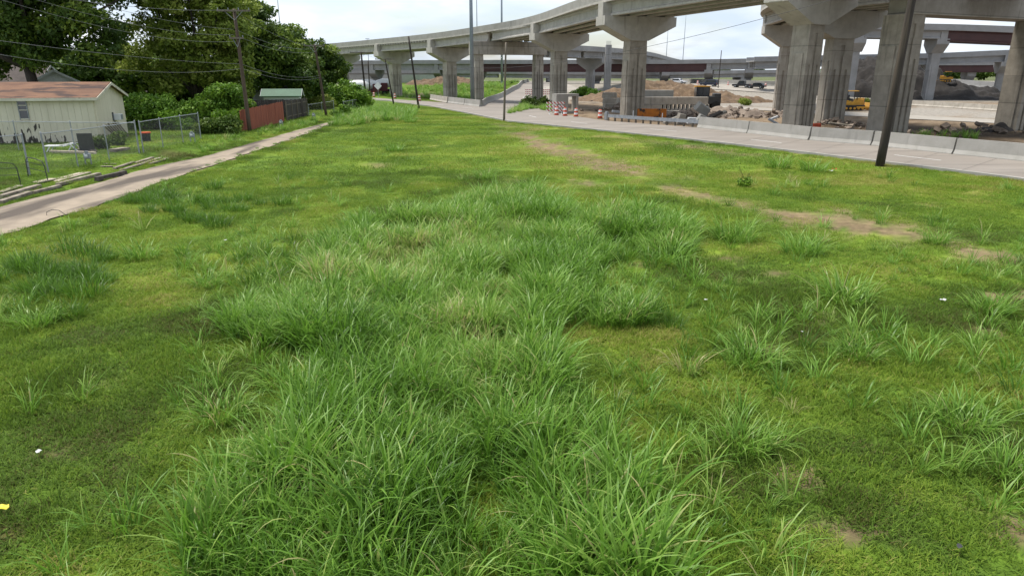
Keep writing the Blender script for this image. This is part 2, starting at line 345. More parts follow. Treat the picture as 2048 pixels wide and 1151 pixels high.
DIRT = [(1170,367,42,8,.8),(2045,590,45,20,.9),(1455,517,48,9,.9),(1560,547,40,7,.8),(1650,632,40,11,.6),(1990,668,45,18,.6),(1570,955,60,26,1),(1660,1058,110,26,1),(2035,1062,55,28,1),(755,331,28,5,.6),(838,339,16,4,.5),(1020,360,45,6,.5),
        (1540,700,28,14,.5),(1300,525,40,7,.7),(1470,640,22,8,.5),(1860,410,26,6,.5),(1950,1000,70,18,.4),(520,935,50,18,.25),(250,760,80,16,.25),(120,905,60,14,.5),(1800,985,60,14,.5),(1380,930,50,16,.5),(620,900,40,12,.4)]
STREAK = [(1040,266,1090,288,30,1.),(1090,288,1160,318,42,1.),(1160,318,1270,343,34,1.),(1200,272,1340,288,12,.6),(1340,288,1510,312,12,.9),(1330,375,1420,392,28,.8),(1420,392,1560,428,26,.85),(1560,428,1680,440,36,1.),(1650,440,1850,468,58,1.),(1840,468,1960,508,30,.8),(1930,505,2070,522,42,1.),(1000,250,1080,258,12,.6),(1230,340,1390,354,20,.5),(560,720,760,690,16,.25),(1960,590,2070,600,36,.9)]
TINT = [(320,600,60,26,.5),(1660,640,200,50,-.28),(1950,660,130,60,-.32),(1450,560,160,30,-.2),(1600,400,260,14,-.25),(150,530,260,90,.42),(330,430,200,40,.2),(230,820,330,90,-.34),(300,1060,420,120,-.26),(450,740,160,40,-.2),(120,920,160,50,-.2),(1200,300,200,60,.28),(1290,400,200,40,.25),(1700,350,350,50,.28),(1900,560,160,70,.2),
        (1800,800,260,120,.05),(1600,1000,300,100,-.16),(1560,900,150,60,-.15),(1950,400,200,60,.22),(700,330,260,60,.05),(900,240,200,30,.15),(520,640,200,60,-.2),(1250,700,150,60,.12),(1700,750,160,40,.18),(400,560,120,40,.15),(900,360,250,30,-.1)]
def blobs(u, v, lst, noise):
    r = np.zeros_like(u)
    for b in lst:
        d = np.sqrt(((u-b[0])/b[2])**2+((v-b[1])/b[3])**2)+noise
        r = np.maximum(r, sst(1.35, .35, d)*(b[4] if len(b) > 4 else 1))
    return r
def streaks(u, v, noise):
    r = np.zeros_like(u)
    for u0, v0, u1, v1, w_, s_ in STREAK:
        du, dv = u1-u0, (v1-v0)*3; t = np.clip(((u-u0)*du+(v-v0)*3*dv)/(du*du+dv*dv), 0, 1)
        d = np.hypot(u-u0-du*t, (v-v0)*3-dv*t)/w_+noise; r = np.maximum(r, sst(1.5, .2, d)*s_)
    return r
def cover(x, y):                       # (grass 0..1 allowed, bare earth 0..1, tint 0..1)
    z = G(x, y); u, v = proj(x, y, z)
    nz = (fbm(x, y, 1.1, 5)-.5)*1.5+(fbm(x, y, .35, 8)-.5)*1.4
    bare = np.maximum(blobs(u, v, DIRT, nz), streaks(u, v, nz*1.4))
    t = .46+(fbm(x, y, 3.2, 21)-.5)*.9+(fbm(x, y, .9, 31)-.5)*.9
    for b in TINT: t = t+b[4]*np.exp(-((u-b[0])/b[2])**2-((v-b[1])/b[3])**2)
    fld = pip(x, y, FIELD); yard = (x < xalley(y)) & (y < 175); brm = pip(x, y, BERM)
    return fld | yard | brm, bare*fld, np.clip(t, 0, 1)
GRAMP = [(0., (.112,.108,.033)), (.13, (.068,.11,.017)), (.34, (.102,.182,.022)), (.65, (.16,.248,.027)), (.9, (.225,.295,.037)), (1., (.29,.27,.08))]
def rampcol(t):
    ps = [p for p, c in GRAMP]; return np.stack([np.interp(t, ps, [c[k] for p, c in GRAMP]) for k in range(3)], 1)
def make_ground():
    ny, nx = 330, 240
    yr = np.r_[np.linspace(-12, 3, 6), 3+np.cumsum(.09*1.0293**np.arange(ny-6))]; yr = yr/1.0
    yr[-1] = 6000
    U = np.linspace(-1, 1, nx); X = U[None,:]*(np.maximum(yr, 4)[:,None]*1.0+14); Y = np.repeat(yr[:,None], nx, 1)
    x, y = X.ravel(), Y.ravel(); z = G(x, y)-.012
    ok, bare, t = cover(x, y)
    gc = rampcol(np.clip(t-.03, 0, 1))*.7
    dn = fbm(x, y, 6, 41)[:,None]; dn2 = fbm(x, y, 1.5, 47)[:,None]
    dirt = np.array([.235,.175,.115])*(1-dn*.35)+np.array([-.10,-.08,-.055])*sst(.5, .75, dn2)
    fbare = np.array([.175,.122,.075])*(.6+.8*dn2)
    pale = np.array([.27,.245,.205])
    c = np.where(ok[:,None], gc, dirt)
    far = sst(118, 150, y)[:,None]*(~ok)[:,None]; c = c*(1-far)+(pale*.9)*far
    gfar = sst(260, 340, y)[:,None]; c = c*(1-gfar)+np.array([.10,.115,.05])*gfar
    c = c*(1-.9*bare[:,None])+.9*fbare*bare[:,None]
    u, v = proj(x, y, z)                                  # darker brown soil behind the near barrier
    dsoil = blobs(u, v, [(1900,272,190,22),(1860,262,120,14),(1700,255,60,12)], (fbm(x, y, 2.5, 77)-.5)*1.2)*(~ok)
    c = c*(1-dsoil[:,None])+np.array([.062,.044,.027])*dsoil[:,None]
    gv = blobs(u, v, [(1560,208,180,11),(1860,224,170,12),(1990,230,80,10)], (fbm(x, y, 2.5, 78)-.5)*.8)*(~ok)
    c = c*(1-gv[:,None])+np.array([.25,.228,.195])*gv[:,None]
    er = blobs(u, v, [(860,192,45,8),(900,205,60,4)], (fbm(x, y, 2.5, 79)-.5)*.8)
    c = c*(1-er[:,None])+np.array([.12,.095,.07])*er[:,None]
    rgba = np.c_[c, np.ones(len(c))]
    i = np.arange((len(yr)-1)*(nx-1)); r, q = i//(nx-1), i % (nx-1); a = r*nx+q
    Fc = np.stack([a, a+1, a+nx+1, a+nx], 1)
    m = bpy.data.materials.new('ground'); m.use_nodes = True; t_ = m.node_tree; b = t_.nodes['Principled BSDF']; b.inputs['Roughness'].default_value = .95; b.inputs['Specular IOR Level'].default_value = .1
    at = N(t_, 'ShaderNodeAttribute'); at.attribute_name = 'gcol'; ge = N(t_, 'ShaderNodeNewGeometry')
    n1 = N(t_, 'ShaderNodeTexNoise'); n1.inputs['Scale'].default_value = 2.2; n1.inputs['Detail'].default_value = 9; n1.inputs['Roughness'].default_value = .7
    t_.links.new(ge.outputs['Position'], n1.inputs['Vector'])
    mr = N(t_, 'ShaderNodeMapRange'); mr.inputs[1].default_value = .3; mr.inputs[2].default_value = .7; mr.inputs[3].default_value = .55; mr.inputs[4].default_value = 1.4
    t_.links.new(n1.outputs['Fac'], mr.inputs[0]); vm = N(t_, 'ShaderNodeVectorMath', operation='SCALE')
    t_.links.new(at.outputs['Color'], vm.inputs[0]); t_.links.new(mr.outputs[0], vm.inputs['Scale']); t_.links.new(vm.outputs[0], b.inputs['Base Color'])
    bp = N(t_, 'ShaderNodeBump'); bp.inputs['Strength'].default_value = .8; bp.inputs['Distance'].default_value = .08; n2 = N(t_, 'ShaderNodeTexNoise'); n2.inputs['Scale'].default_value = 5; n2.inputs['Detail'].default_value = 8
    t_.links.new(ge.outputs['Position'], n2.inputs['Vector']); t_.links.new(n2.outputs['Fac'], bp.inputs['Height']); t_.links.new(bp.outputs[0], b.inputs['Normal'])
    me = npmesh('ground', np.c_[x, y, z], Fc, m, [('gcol', rgba)], smooth=True)
    o = bpy.data.objects.new('ground', me); COL.objects.link(o); tag(o, kind='structure', label='mown grassy field and bare construction ground')
make_ground()
ribbon('road', W1N, W1F, 'road', .045, 70, 5, 'pale concrete frontage road curving along the field')
ribbon('road', W2L, W2R, 'road', .06, 40, 6, 'concrete slip road climbing under the overpass')
ribbon('road', W3T, W3B, 'road_pale', .075, 30, 5, 'pale new concrete lane beside dirt heap')
ribbon('road', S1T, S1B, 'road_pale', .05, 40, 4, 'pale haul strip behind the bridge piers')
ribbon('road', FRN, FRF, 'road_pale', .12, 60, 8, 'open highway with traffic behind dirt heap')
def ragged(E_, n, amp, seed):
    e = resample(E_, n); k = np.arange(n); return np.c_[e[:,0]+amp*(fbm(k*1., k*0., 6, seed)-.5)*2+amp*.5*(vnoise(k*1., k*0., 1.5, seed+3)-.5), e[:,1:]]
ribbon('alley', ragged(AL, 200, .16, 3), ragged(AR, 200, .3, 4), 'alley', .035, 200, 4, 'worn concrete alley beside the back yards')
def strip(name, pts, sec, material, n=80, **k):
    p = resample(pts, n); path = [(a, b, g(a, b)) for a, b, _ in p]
    return MB().sweep(path, sec).build(name, material, **k)
strip('kerb', W1N, [(-.1,-.1),(-.1,.15),(.12,.15),(.12,-.1)], 'concrete_light', 120, kind='structure')
strip('kerb', W2R[1:5], [(-.1,-.1),(-.1,.16),(.15,.16),(.15,-.1)], 'concrete_light', 40, kind='structure')
# dashed lane line
na, fa = resample(W1N, 300), resample(W1F, 300); mid = na*.5+fa*.5
dsum = np.r_[0, np.cumsum(np.hypot(*np.diff(mid[:,:2], axis=0).T))]
s0 = 4.
while s0 < dsum[-1]-4 and s0 < 110:
    ss = np.linspace(s0, s0+3.2, 5); px = np.interp(ss, dsum, mid[:,0]); py = np.interp(ss, dsum, mid[:,1])
    MB().sweep([(a, b, g(a, b)+.056) for a, b in zip(px, py)], [(-.07,0),(.07,0)], caps=False, closed_sec=False).build('lane_marking', 'paint_white', kind='structure')
    s0 += 12.2

for q in range(14, 300, 7):                       # saw-cut joints across the slabs
    a_, b_ = Vector(na[q]), Vector(fa[q])
    MB().sweep([(*(a_.lerp(b_, s)).xy, g(*(a_.lerp(b_, s)).xy)+.052) for s in LS(.0, 1., 5)], [(-.018,0),(.018,0)], caps=False, closed_sec=False).build('road_joint', 'joint', kind='structure')
# ------------------------------------------------------------------ grass: blades, patches, tufts
leafmat('lawn_blade', GRAMP, True, .6, .4, .12)
leafmat('tall_blade', [(0,(.055,.125,.012)),(.4,(.12,.25,.026)),(.7,(.20,.345,.055)),(.92,(.32,.42,.10)),(1,(.36,.33,.14))], True, .42, .4, .3)
leafmat('clump_blade', [(0,(.055,.125,.012)),(.4,(.12,.25,.026)),(.7,(.20,.345,.055)),(.92,(.32,.42,.10)),(1,(.36,.33,.14))], False, .42, .4, .3)
def blades(n, R, L0, L1, w0, w1, lean0, lean1, curl, seg, seed, square=False, up=.0):
    r = np.random.default_rng(seed)
    if square: bx, by = (r.random((2, n))-.5)*2*R
    else:
        rad = R*np.sqrt(r.random(n)); an = r.random(n)*2*np.pi; bx, by = rad*np.cos(an), rad*np.sin(an)
    az = r.random(n)*2*np.pi
    if not square: az = np.arctan2(by, bx)+r.normal(0, .8, n)
    Ls = L0+(L1-L0)*r.random(n)**1.3; wd = w0+(w1-w0)*r.random(n)
    th0 = lean0+(lean1-lean0)*r.random(n); cu = curl*(.3+1.1*r.random(n)); tw = r.normal(0, .5, n)
    px, py, pz = bx.copy(), by.copy(), np.full(n, -.01); V = []; tn = r.normal(0, .11, n)+.45*(r.random(n) < .035); T = []
    for k in range(seg+1):
        s = k/seg; ww = wd*(1-s**2.4)*(.55+.45*min(1, s*4)); sx, sy = -np.sin(az+tw), np.cos(az+tw)
        if k == seg: V.append(np.stack([px, py, pz], 1)); T.append(tn+.1)
        else:
            V.append(np.stack([px-sx*ww/2, py-sy*ww/2, pz], 1)); V.append(np.stack([px+sx*ww/2, py+sy*ww/2, pz], 1)); T += [tn-.06+.16*s]*2
        th = np.minimum(th0+cu*((k+.5)/seg)**1.6, 2.5); d = Ls/seg
        px = px+np.sin(th)*np.cos(az)*d; py = py+np.sin(th)*np.sin(az)*d; pz = pz+np.cos(th)*d
    nv = 2*seg+1; V = np.stack(V, 1).reshape(-1, 3); T = np.stack(T, 1).ravel(); tri = []
    for k in range(seg-1): tri += [(2*k, 2*k+1, 2*k+3), (2*k, 2*k+3, 2*k+2)]
    tri.append((2*seg-2, 2*seg-1, 2*seg)); tri = np.array(tri)
    Fc = (np.arange(n)[:,None,None]*nv+tri[None]).reshape(-1, 3)
    return V, Fc, T
def src(name, material, *a, upn=0, **k):
    V, Fc, T = blades(*a, **k); me = npmesh(name, V, Fc, material, [('blade', T)], smooth=True)
    if upn:
        nr = np.zeros((len(V), 3)); me.vertices.foreach_get('normal', nr.ravel()) if False else None
        fn = np.cross(V[Fc[:,1]]-V[Fc[:,0]], V[Fc[:,2]]-V[Fc[:,0]]); fn *= np.sign(fn[:,2:3])+(fn[:,2:3] == 0); fn /= np.linalg.norm(fn, axis=1)[:,None]+1e-9
        for q in range(3): np.add.at(nr, Fc[:,q], fn)
        nr /= np.linalg.norm(nr, axis=1)[:,None]+1e-9; nr = nr*(1-upn)+np.array([0,0,upn]); nr /= np.linalg.norm(nr, axis=1)[:,None]
        me.normals_split_custom_set_from_vertices(nr.tolist())
    o = bpy.data.objects.new(name, me); return o
def scatter(name, label, pts, rot, scl, tint, idx, sources, cat='grass', flat=False):
    c = bpy.data.collections.new(name+'_source')
    for s_ in sources: c.objects.link(s_)
    me = bpy.data.meshes.new(name); me.vertices.add(len(pts)); me.vertices.foreach_set('co', np.asarray(pts, np.float32).ravel())
    for an, ty, arr in (('rot','FLOAT',rot),('scl','FLOAT',scl),('sxy','FLOAT',np.ones(len(pts)) if flat else scl),('tint','FLOAT',tint),('idx','INT',idx)):
        at = me.attributes.new(an, ty, 'POINT'); at.data.foreach_set('value', np.asarray(arr, np.int32 if ty == 'INT' else np.float32))
    o = bpy.data.objects.new(name, me); COL.objects.link(o)
    t = bpy.data.node_groups.new(name, 'GeometryNodeTree'); t.interface.new_socket('Geometry', in_out='INPUT', socket_type='NodeSocketGeometry'); t.interface.new_socket('Geometry', in_out='OUTPUT', socket_type='NodeSocketGeometry')
    gi, go = N(t, 'NodeGroupInput'), N(t, 'NodeGroupOutput'); ip = N(t, 'GeometryNodeInstanceOnPoints'); ci = N(t, 'GeometryNodeCollectionInfo')
    ci.inputs['Collection'].default_value = c; ci.inputs['Separate Children'].default_value = True; ci.inputs['Reset Children'].default_value = True; ip.inputs['Pick Instance'].default_value = True
    def na(nm, ty):
        q = N(t, 'GeometryNodeInputNamedAttribute', data_type=ty); q.inputs['Name'].default_value = nm; return q.outputs[0]
    cx = N(t, 'ShaderNodeCombineXYZ'); t.links.new(na('rot','FLOAT'), cx.inputs[2]); cs = N(t, 'ShaderNodeCombineXYZ'); sq_ = na('sxy','FLOAT'); t.links.new(sq_, cs.inputs[0]); t.links.new(sq_, cs.inputs[1]); t.links.new(na('scl','FLOAT'), cs.inputs[2])
    t.links.new(gi.outputs[0], ip.inputs['Points']); t.links.new(ci.outputs[0], ip.inputs['Instance']); t.links.new(na('idx','INT'), ip.inputs['Instance Index'])
    t.links.new(cx.outputs[0], ip.inputs['Rotation']); t.links.new(cs.outputs[0], ip.inputs['Scale']); t.links.new(ip.outputs[0], go.inputs[0])
    md = o.modifiers.new('scatter', 'NODES'); md.node_group = t
    return tag(o, label, cat, kind='stuff')
def jgrid(y0, y1, s, pad=7, kx=.95):
    out = []; y = y0
    while y < y1:
        hw = kx*y+pad; n = int(2*hw/s); x = -hw+(np.arange(n)+RNG.random(n))*s
        out.append(np.stack([x, y+RNG.random(n)*s], 1)); y += s
    return np.concatenate(out)
ALLEYP = [tuple(q[:2]) for q in AL]+[tuple(q[:2]) for q in AR[::-1]]
def lawn():
    S = []; 
    for i in range(3): S.append(src('p0', 'lawn_blade', 400, .34, .06, .17, .009, .016, .2, 1.25, .7, 3, 100+i, square=True))
    for i in range(3): S.append(src('p1', 'lawn_blade', 520, .62, .06, .15, .011, .02, .2, 1.25, .7, 2, 110+i, square=True))
    for i in range(3): S.append(src('p2', 'lawn_blade', 520, 1.3, .06, .15, .022, .04, .2, 1.25, .6, 2, 120+i, square=True))
    for i in range(2): S.append(src('p3', 'lawn_blade', 60, .3, .05, .13, .03, .055, .6, 1.3, .6, 3, 130+i))
    pts, sc_, ti, ix = [], [], [], []
    def clear(x, y, r):
        ok = np.ones(len(x), bool)
        for dx, dy in ((0,0),(r,0),(-r,0),(0,r),(0,-r)):
            ok &= cover(x+dx, y+dy)[0] & ~pip(x+dx, y+dy, ROADS[0]) & ~pip(x+dx, y+dy, ROADS[1]) & ~pip(x+dx, y+dy, ALLEYP)
        return ok
    for k, y0, y1, s, R, Rn in ((0, 4.5, 16, .40, .2, 0), (1, 16, 36, .74, .6, 0), (2, 36, 215, 1.6, 1.35, 0), (0, 16, 36, .45, .2, .6), (0, 36, 80, .6, .22, 1.35), (1, 80, 140, 1.1, .5, 1.35), (3, 4.5, 34, .8, .2, 0)):
        q = jgrid(y0, y1, s); x, y = q[:,0], q[:,1]; ok, bare, t = cover(x, y); z = G(x, y); u, v = proj(x, y, z)
        keep = ok & (u > -900) & (u < 2950) & ~((x < xalley(y)) & (y > 95)) & (RNG.random(len(x)) > np.minimum(bare*1.05, .94))
        x, y, z, t, b = x[keep], y[keep], z[keep], t[keep], bare[keep]; c = clear(x, y, R)
        if Rn: c &= ~clear(x, y, Rn)
        if k == 3: c &= fbm(x, y, 2.0, 66) > .56
        x, y, z, t, b = x[c], y[c], z[c], t[c], b[c]
        hgt = (.45+2.6*np.clip(.6*fbm(x, y, 1.9, 61)+.4*fbm(x, y, .7, 63)-.3, 0, 1)**1.1)*np.where(b > .2, .7, 1)
        pts.append(np.stack([x, y, z], 1)); sc_.append(hgt); ti.append(np.clip(t+RNG.normal(0, .08, len(t))+.3*b-(.12 if k == 3 else 0), 0, 1)); ix.append(k*3+RNG.integers(0, 2 if k == 3 else 3, len(x)))
    pts = np.concatenate(pts); n = len(pts)
    scatter('lawn_grass', 'short mown grass covering the field and the back yards', pts, RNG.random(n)*6.28, np.concatenate(sc_), np.concatenate(ti), np.concatenate(ix), S, flat=True)
lawn()
TALL = [(360,1230),(390,1080),(400,1010),(500,950),(590,890),(600,800),(655,750),(600,705),(500,690),(430,650),(520,590),(640,590),(620,540),(640,500),(700,450),(800,450),(880,430),(980,395),(1060,385),(1120,420),
        (1160,450),(1280,430),(1390,470),(1380,505),(1290,510),(1180,540),(1150,560),(1240,590),(1290,640),(1230,660),(1110,650),(1080,700),(1120,780),(1230,850),(1250,950),(1290,1050),(1330,1230)]
CLUMPS = [  # isolated clumps that stand alone: pixel, scale, label
 (285,515,.80,'round pale green grass clump left of the dark tuft bed near the alley'),
 (415,570,.62,'small upright light blade clump between yellow patch and tall grass'),
 (560,765,.70,'loose grass clump just left of the tall grass mass'),
 (440,835,.72,'spreading dark green grass clump on lower left lawn'),
 (1335,520,1.2,'large dense grass clump beside bare soil right of the tall mass'),
 (1470,478,1.15,'wide low grass clump behind the dense clump near bare soil'),
 (1605,505,1.0,'feathery grass clump below the brown dry strip'),
 (1690,600,1.0,'broad grass clump in the middle of the right lawn'),
 (1500,725,.85,'yellow-tipped grass clump right of the tall mass'),
 (1715,715,.62,'small spiky clump on the bright green right lawn'),
 (1930,850,.78,'wide grass clump with pale tips on far right lawn'),
 (1480,890,.75,'tall stalky clump over dark soil at lower right'),
 (2010,940,.65,'grass clump cut by the right picture edge'),
 (970,358,.85,'lone pale clump in mid field before the tall mass'),
 (790,302,1.0,'pale grass clump far out in the left field'),
 (1555,335,1.25,'left of two tall clumps by the road kerb'),
 (1625,342,1.25,'right of two tall clumps by the road kerb'),
 (70,650,.7,'pale clump at the left edge of the lawn'),
 (820,245,1.2,'rounded pale clump near the leaning dark pole'),
 (1870,485,.7,'thin upright clump at end of dry strip'),
 (1980,620,.8,'ragged clump beside bare soil at right edge'),
 (1090,745,.85,'blue green rosette clump on right flank of tall mass')]
def tallgrass():
    S = [src('a_t%d' % i, 'tall_blade', 36, .2, .5, 1.25, .022, .042, .04, .55, 1.25, 7, 200+i) for i in range(5)]
    S += [src('b_u%d' % i, 'tall_blade', 40, .24, .5, 1.25, .024, .044, .04, .6, 1.15, 6, 210+i) for i in range(4)]
    S += [src('c_s%d' % i, 'tall_blade', 26, .17, .4, .95, .015, .028, .05, .8, 1.3, 6, 230+i) for i in range(3)]
    S += [src('d_d%d' % i, 'tall_blade', 150, .26, .25, .46, .008, .015, .05, .9, .9, 4, 240+i) for i in range(2)]
    TP = [P0(*p)[:2] for p in TALL]
    q = jgrid(4.8, 31, .22); x, y = q[:,0], q[:,1]; z = G(x, y); u, v = proj(x, y, z); dn = fbm(x, y, 1.3, 71)
    ins = pip(u+(fbm(x, y, .9, 73)-.5)*70*9/np.maximum(y, 4), v, TALL)
    dn2 = fbm(x, y, .75, 72); dn = .55*dn+.45*dn2; keep = ins & (dn > np.where(v > 820, .31, .40)); _, bare, t = cover(x, y)
    px, pz_ = [np.stack([x[keep], y[keep], z[keep]], 1)], [np.clip((.36+1.8*(dn[keep]-.36))*(.75+.5*RNG.random(keep.sum())), .25, 1.05)*np.where(y[keep] > 20, 1.12, 1)*(1+.22*(v[keep] > 860))]
    ti = [np.clip(np.where(y[keep] < 13, .46, .56)+(fbm(x, y, 2.2, 75)[keep]-.5)*.9+RNG.normal(0, .1, keep.sum()), .05, .95)]; ix = [np.where(y[keep] < 12, RNG.integers(0, 5, keep.sum()), 5+RNG.integers(0, 4, keep.sum()))]
    # sparse single tufts round the mass and over the right and lower lawn
    q = jgrid(4.8, 34, .55); x, y = q[:,0], q[:,1]; z = G(x, y); u, v = proj(x, y, z)
    f = fbm(x, y, 2.4, 81); reg = ((u > 1180) & (v > 520)) | ((v > 930) & (u > 80)) | ((u > 350) & (u < 700) & (v > 480)); _, bare, t = cover(x, y)
    keep = (pip(x, y, FIELD)) & (((f > .44) & reg) | ((f > .58) & (RNG.random(len(x)) < .5))) & (u > -500) & (u < 2500) & (bare < .6)
    px.append(np.stack([x[keep], y[keep], z[keep]], 1)); n = keep.sum(); pz_.append(.4+.65*RNG.random(n)**1.5); ti.append(np.clip(.5+RNG.normal(0, .2, n), .05, 1)); ix.append(9+RNG.integers(0, 3, n))
    # dense dark bunch tufts near the alley and at far left
    for (u0, v0, ru, rv, m) in ((360,412,170,30,34),(130,560,150,60,24),(560,540,80,30,5),(1250,640,60,20,6),(1180,215,0,0,0)):
        for _ in range(m):
            p = P(u0+RNG.normal(0, .5)*ru, v0+RNG.normal(0, .5)*rv)
            if p[0] > np.interp(p[1], AR[:,1], AR[:,0])+.5:
                px.append(np.array([p])); pz_.append(np.array([.9+.8*RNG.random()])); ti.append(np.array([.02+.2*RNG.random()])); ix.append(np.array([12+RNG.integers(0, 2)]))
    # pale tall weeds at the alley's far end, along fence and kerb
    for poly, s, sc0 in (([(655,252),(690,232),(720,222),(800,217),(838,222),(820,240),(740,246),(690,256)], .6, 1.0), ([(505,262),(570,248),(640,236),(645,245),(560,268),(510,282)], .7, .55), ([(280,315),(400,282),(480,268),(490,285),(400,310),(300,330)], .8, .5), ([(1010,230),(1060,205),(1046,206),(1060,216),(1105,225),(1100,212)], .5, .8),
                         ([(700,190),(780,180),(850,172),(960,168),(1040,163),(1000,188),(955,203),(880,198),(800,195)], 1.3, 1.0), ([(1790,276),(1850,268),(1950,272),(1960,282),(1850,286)], .9, .8)):
        q = [P(u, v)[:2] for u, v in poly]; a = np.array(q); X = np.arange(a[:,0].min(), a[:,0].max(), s); Y = np.arange(a[:,1].min(), a[:,1].max(), s*1.5)
        X, Y = np.meshgrid(X, Y); x = X.ravel()+RNG.random(X.size)*s; y = Y.ravel()+RNG.random(X.size)*s; k = pip(x, y, q) & (fbm(x, y, 3, 91) > .38); x, y = x[k], y[k]
        px.append(np.stack([x, y, G(x, y)], 1)); pz_.append(sc0*(.7+.6*RNG.random(len(x)))); ti.append(np.clip(.55+RNG.normal(0, .15, len(x)), 0, 1)); ix.append(5+RNG.integers(0, 4, len(x)))
    for E_, sd in ((AR, 1), (AL, -1)):
        e = resample(E_, 420); e = e[(e[:,1] > 18)]; k = RNG.random(len(e)) < (.25 if sd > 0 else .0); e = e[k]; x = e[:,0]+sd*RNG.normal(-.05, .18, len(e)); y = e[:,1]
        px.append(np.stack([x, y, G(x, y)], 1)); pz_.append(.22+.3*RNG.random(len(x))); ti.append(np.clip(.4+RNG.normal(0, .15, len(x)), 0, 1)); ix.append(12+RNG.integers(0, 2, len(x)))
    pts = np.concatenate(px); n = len(pts)
    scatter('tall_grass', 'dense tall arching grass mass in the middle of the field', pts, RNG.random(n)*6.28, np.concatenate(pz_), np.concatenate(ti), np.concatenate(ix), S)
    meshes = []
    for i in range(6):
        V, Fc, T = blades(190, .46, .35, 1.0, .014, .028, .05, .8, 1.4, 7, 300+i)
        meshes.append(npmesh('grass_clump', V, Fc, 'clump_blade', [('tint', np.clip(T*1.3+.5, 0, 1))], smooth=True))
    for i, (u, v, s, lab) in enumerate(CLUMPS):
        o = bpy.data.objects.new('grass_clump', meshes[i % 6]); COL.objects.link(o); o.location = P(u, v); o.rotation_euler[2] = i*1.3; o.scale = (s*1.15, s*1.15, s)
        tag(o, lab, 'grass', 'grass clumps standing alone in the field')
tallgrass()
# ------------------------------------------------------------------ overpasses
def dirof(path, i):
    a, b = Vector(path[max(i-1, 0)]), Vector(path[min(i+1, len(path)-1)]); d = b-a; d.z = 0; return d.normalized()
def column(mb, x, y, z0, z1, W, D, d):            # d: traffic direction; wide face looks along it
    r = Vector((d.y, -d.x, 0)); H = z1-z0; gd = .13
    M = Matrix(((r.x, d.x, 0, x), (r.y, d.y, 0, y), (0, 0, 1, 0), (0, 0, 0, 1)))
    def sec(W, gs):
        pts = []
        for sgn in (-1, 1):
            yy = sgn*D/2; pts.append((sgn*-W/2, yy) if sgn < 0 else (W/2, yy)); 
            for c, hw in (gs if sgn < 0 else gs[::-1]):
                a, b = (c-hw, c+hw) if sgn < 0 else (c+hw, c-hw)
                pts += [(a, yy), (a, yy-sgn*gd), (b, yy-sgn*gd), (b, yy)]
            pts.append((W/2, yy) if sgn < 0 else (-W/2, yy))
        pts[0] = (-W/2, -D/2)
        return pts
    g3 = [(-.27*W, .06*W), (0, .055*W), (.27*W, .06*W)]
    mb.prism(sec(W*1.03, g3), z0, z0+.66*H, M)
    mb.prism(sec(W*1.0, [(0, .055*W)]), z0+.66*H, z0+.82*H, M)
    mb.prism(sec(W*.985, [(0, .09*W)]), z0+.82*H, z0+.93*H, M)
    mb.prism([(-W*.48,-D/2),(W*.48,-D/2),(W*.48,D/2),(-W*.48,D/2)], z0+.93*H, z1, M)
    for sgn in (-1, 1):                            # side pilasters
        mb.prism([(sgn*W*.515,-D*.3),(sgn*(W*.515+.09),-D*.3),(sgn*(W*.515+.09),D*.3),(sgn*W*.515,D*.3)], z0, z0+.76*H, M)
def pier(label, x, y, d, ztop, L=4.6, W=2.25, D=1.7, gd=1.45, dark=False, far=False, stem=True):
    z0 = g(x, y)-.4; zl = ztop-gd; ze = zl-1.; zc = zl-2.6; m = 'concrete_dark' if dark else ('concrete_far' if far else 'concrete')
    o = empty('bridge_pier', (x, y, z0+.4), label, 'bridge pier', 'piers carrying the overpasses')
    mb = MB(); column(mb, x, y, z0, zc, W, D, d); mb.build('column', m, o)
    r = Vector((d.y, -d.x, 0)); M = Matrix(((r.x, 0, d.x, x), (r.y, 0, d.y, y), (0, 1, 0, 0), (0, 0, 0, 1)))
    MB().prism([(-W/2,zc),(W/2,zc),(L,ze),(L,zl),(-L,zl),(-L,ze)], -1.15, 1.15, M).prism([(-L-.02,ze+.05),(L+.02,ze+.05),(L+.02,ztop-.02 if stem else zl-.01),(-L-.02,ztop-.02 if stem else zl-.01)], -.62, .62, M).build('pier_cap', m if far else 'concrete_deck', o)
    for k in (-1, 0, 1):
        for s in (-1, 1):
            c = Vector((x, y, zl+.03))+r*(k*L*.62)+d*(s*.9); MB().box(c, (.5,.4,.06), math.atan2(r.y, r.x)).build('bearing_pad', 'black', o)
    return o
def straddle(label, pl, pr, zb, ztop, d, W=2.1, D=1.8, over=1.3):
    c = (Vector(pl)+Vector(pr))/2; r = (Vector(pr)-Vector(pl)); r.z = 0; Ln = r.length/2+over; r.normalize(); dd = Vector((-r.y, r.x, 0))
    o = empty('straddle_bent', (c.x, c.y, g(c.x, c.y)), label, 'bridge pier', 'piers carrying the overpasses')
    for p in (pl, pr):
        mb = MB(); column(mb, p[0], p[1], g(p[0], p[1])-.4, zb, W, D, dd); mb.build('column', 'concrete_dark' if W > 2.3 else 'concrete', o)
    MB().box((c.x, c.y, (zb+ztop)/2), (2*Ln, 2.3, ztop-zb), math.atan2(r.y, r.x)).build('cross_beam', 'concrete', o, bevel=.05)
    return o
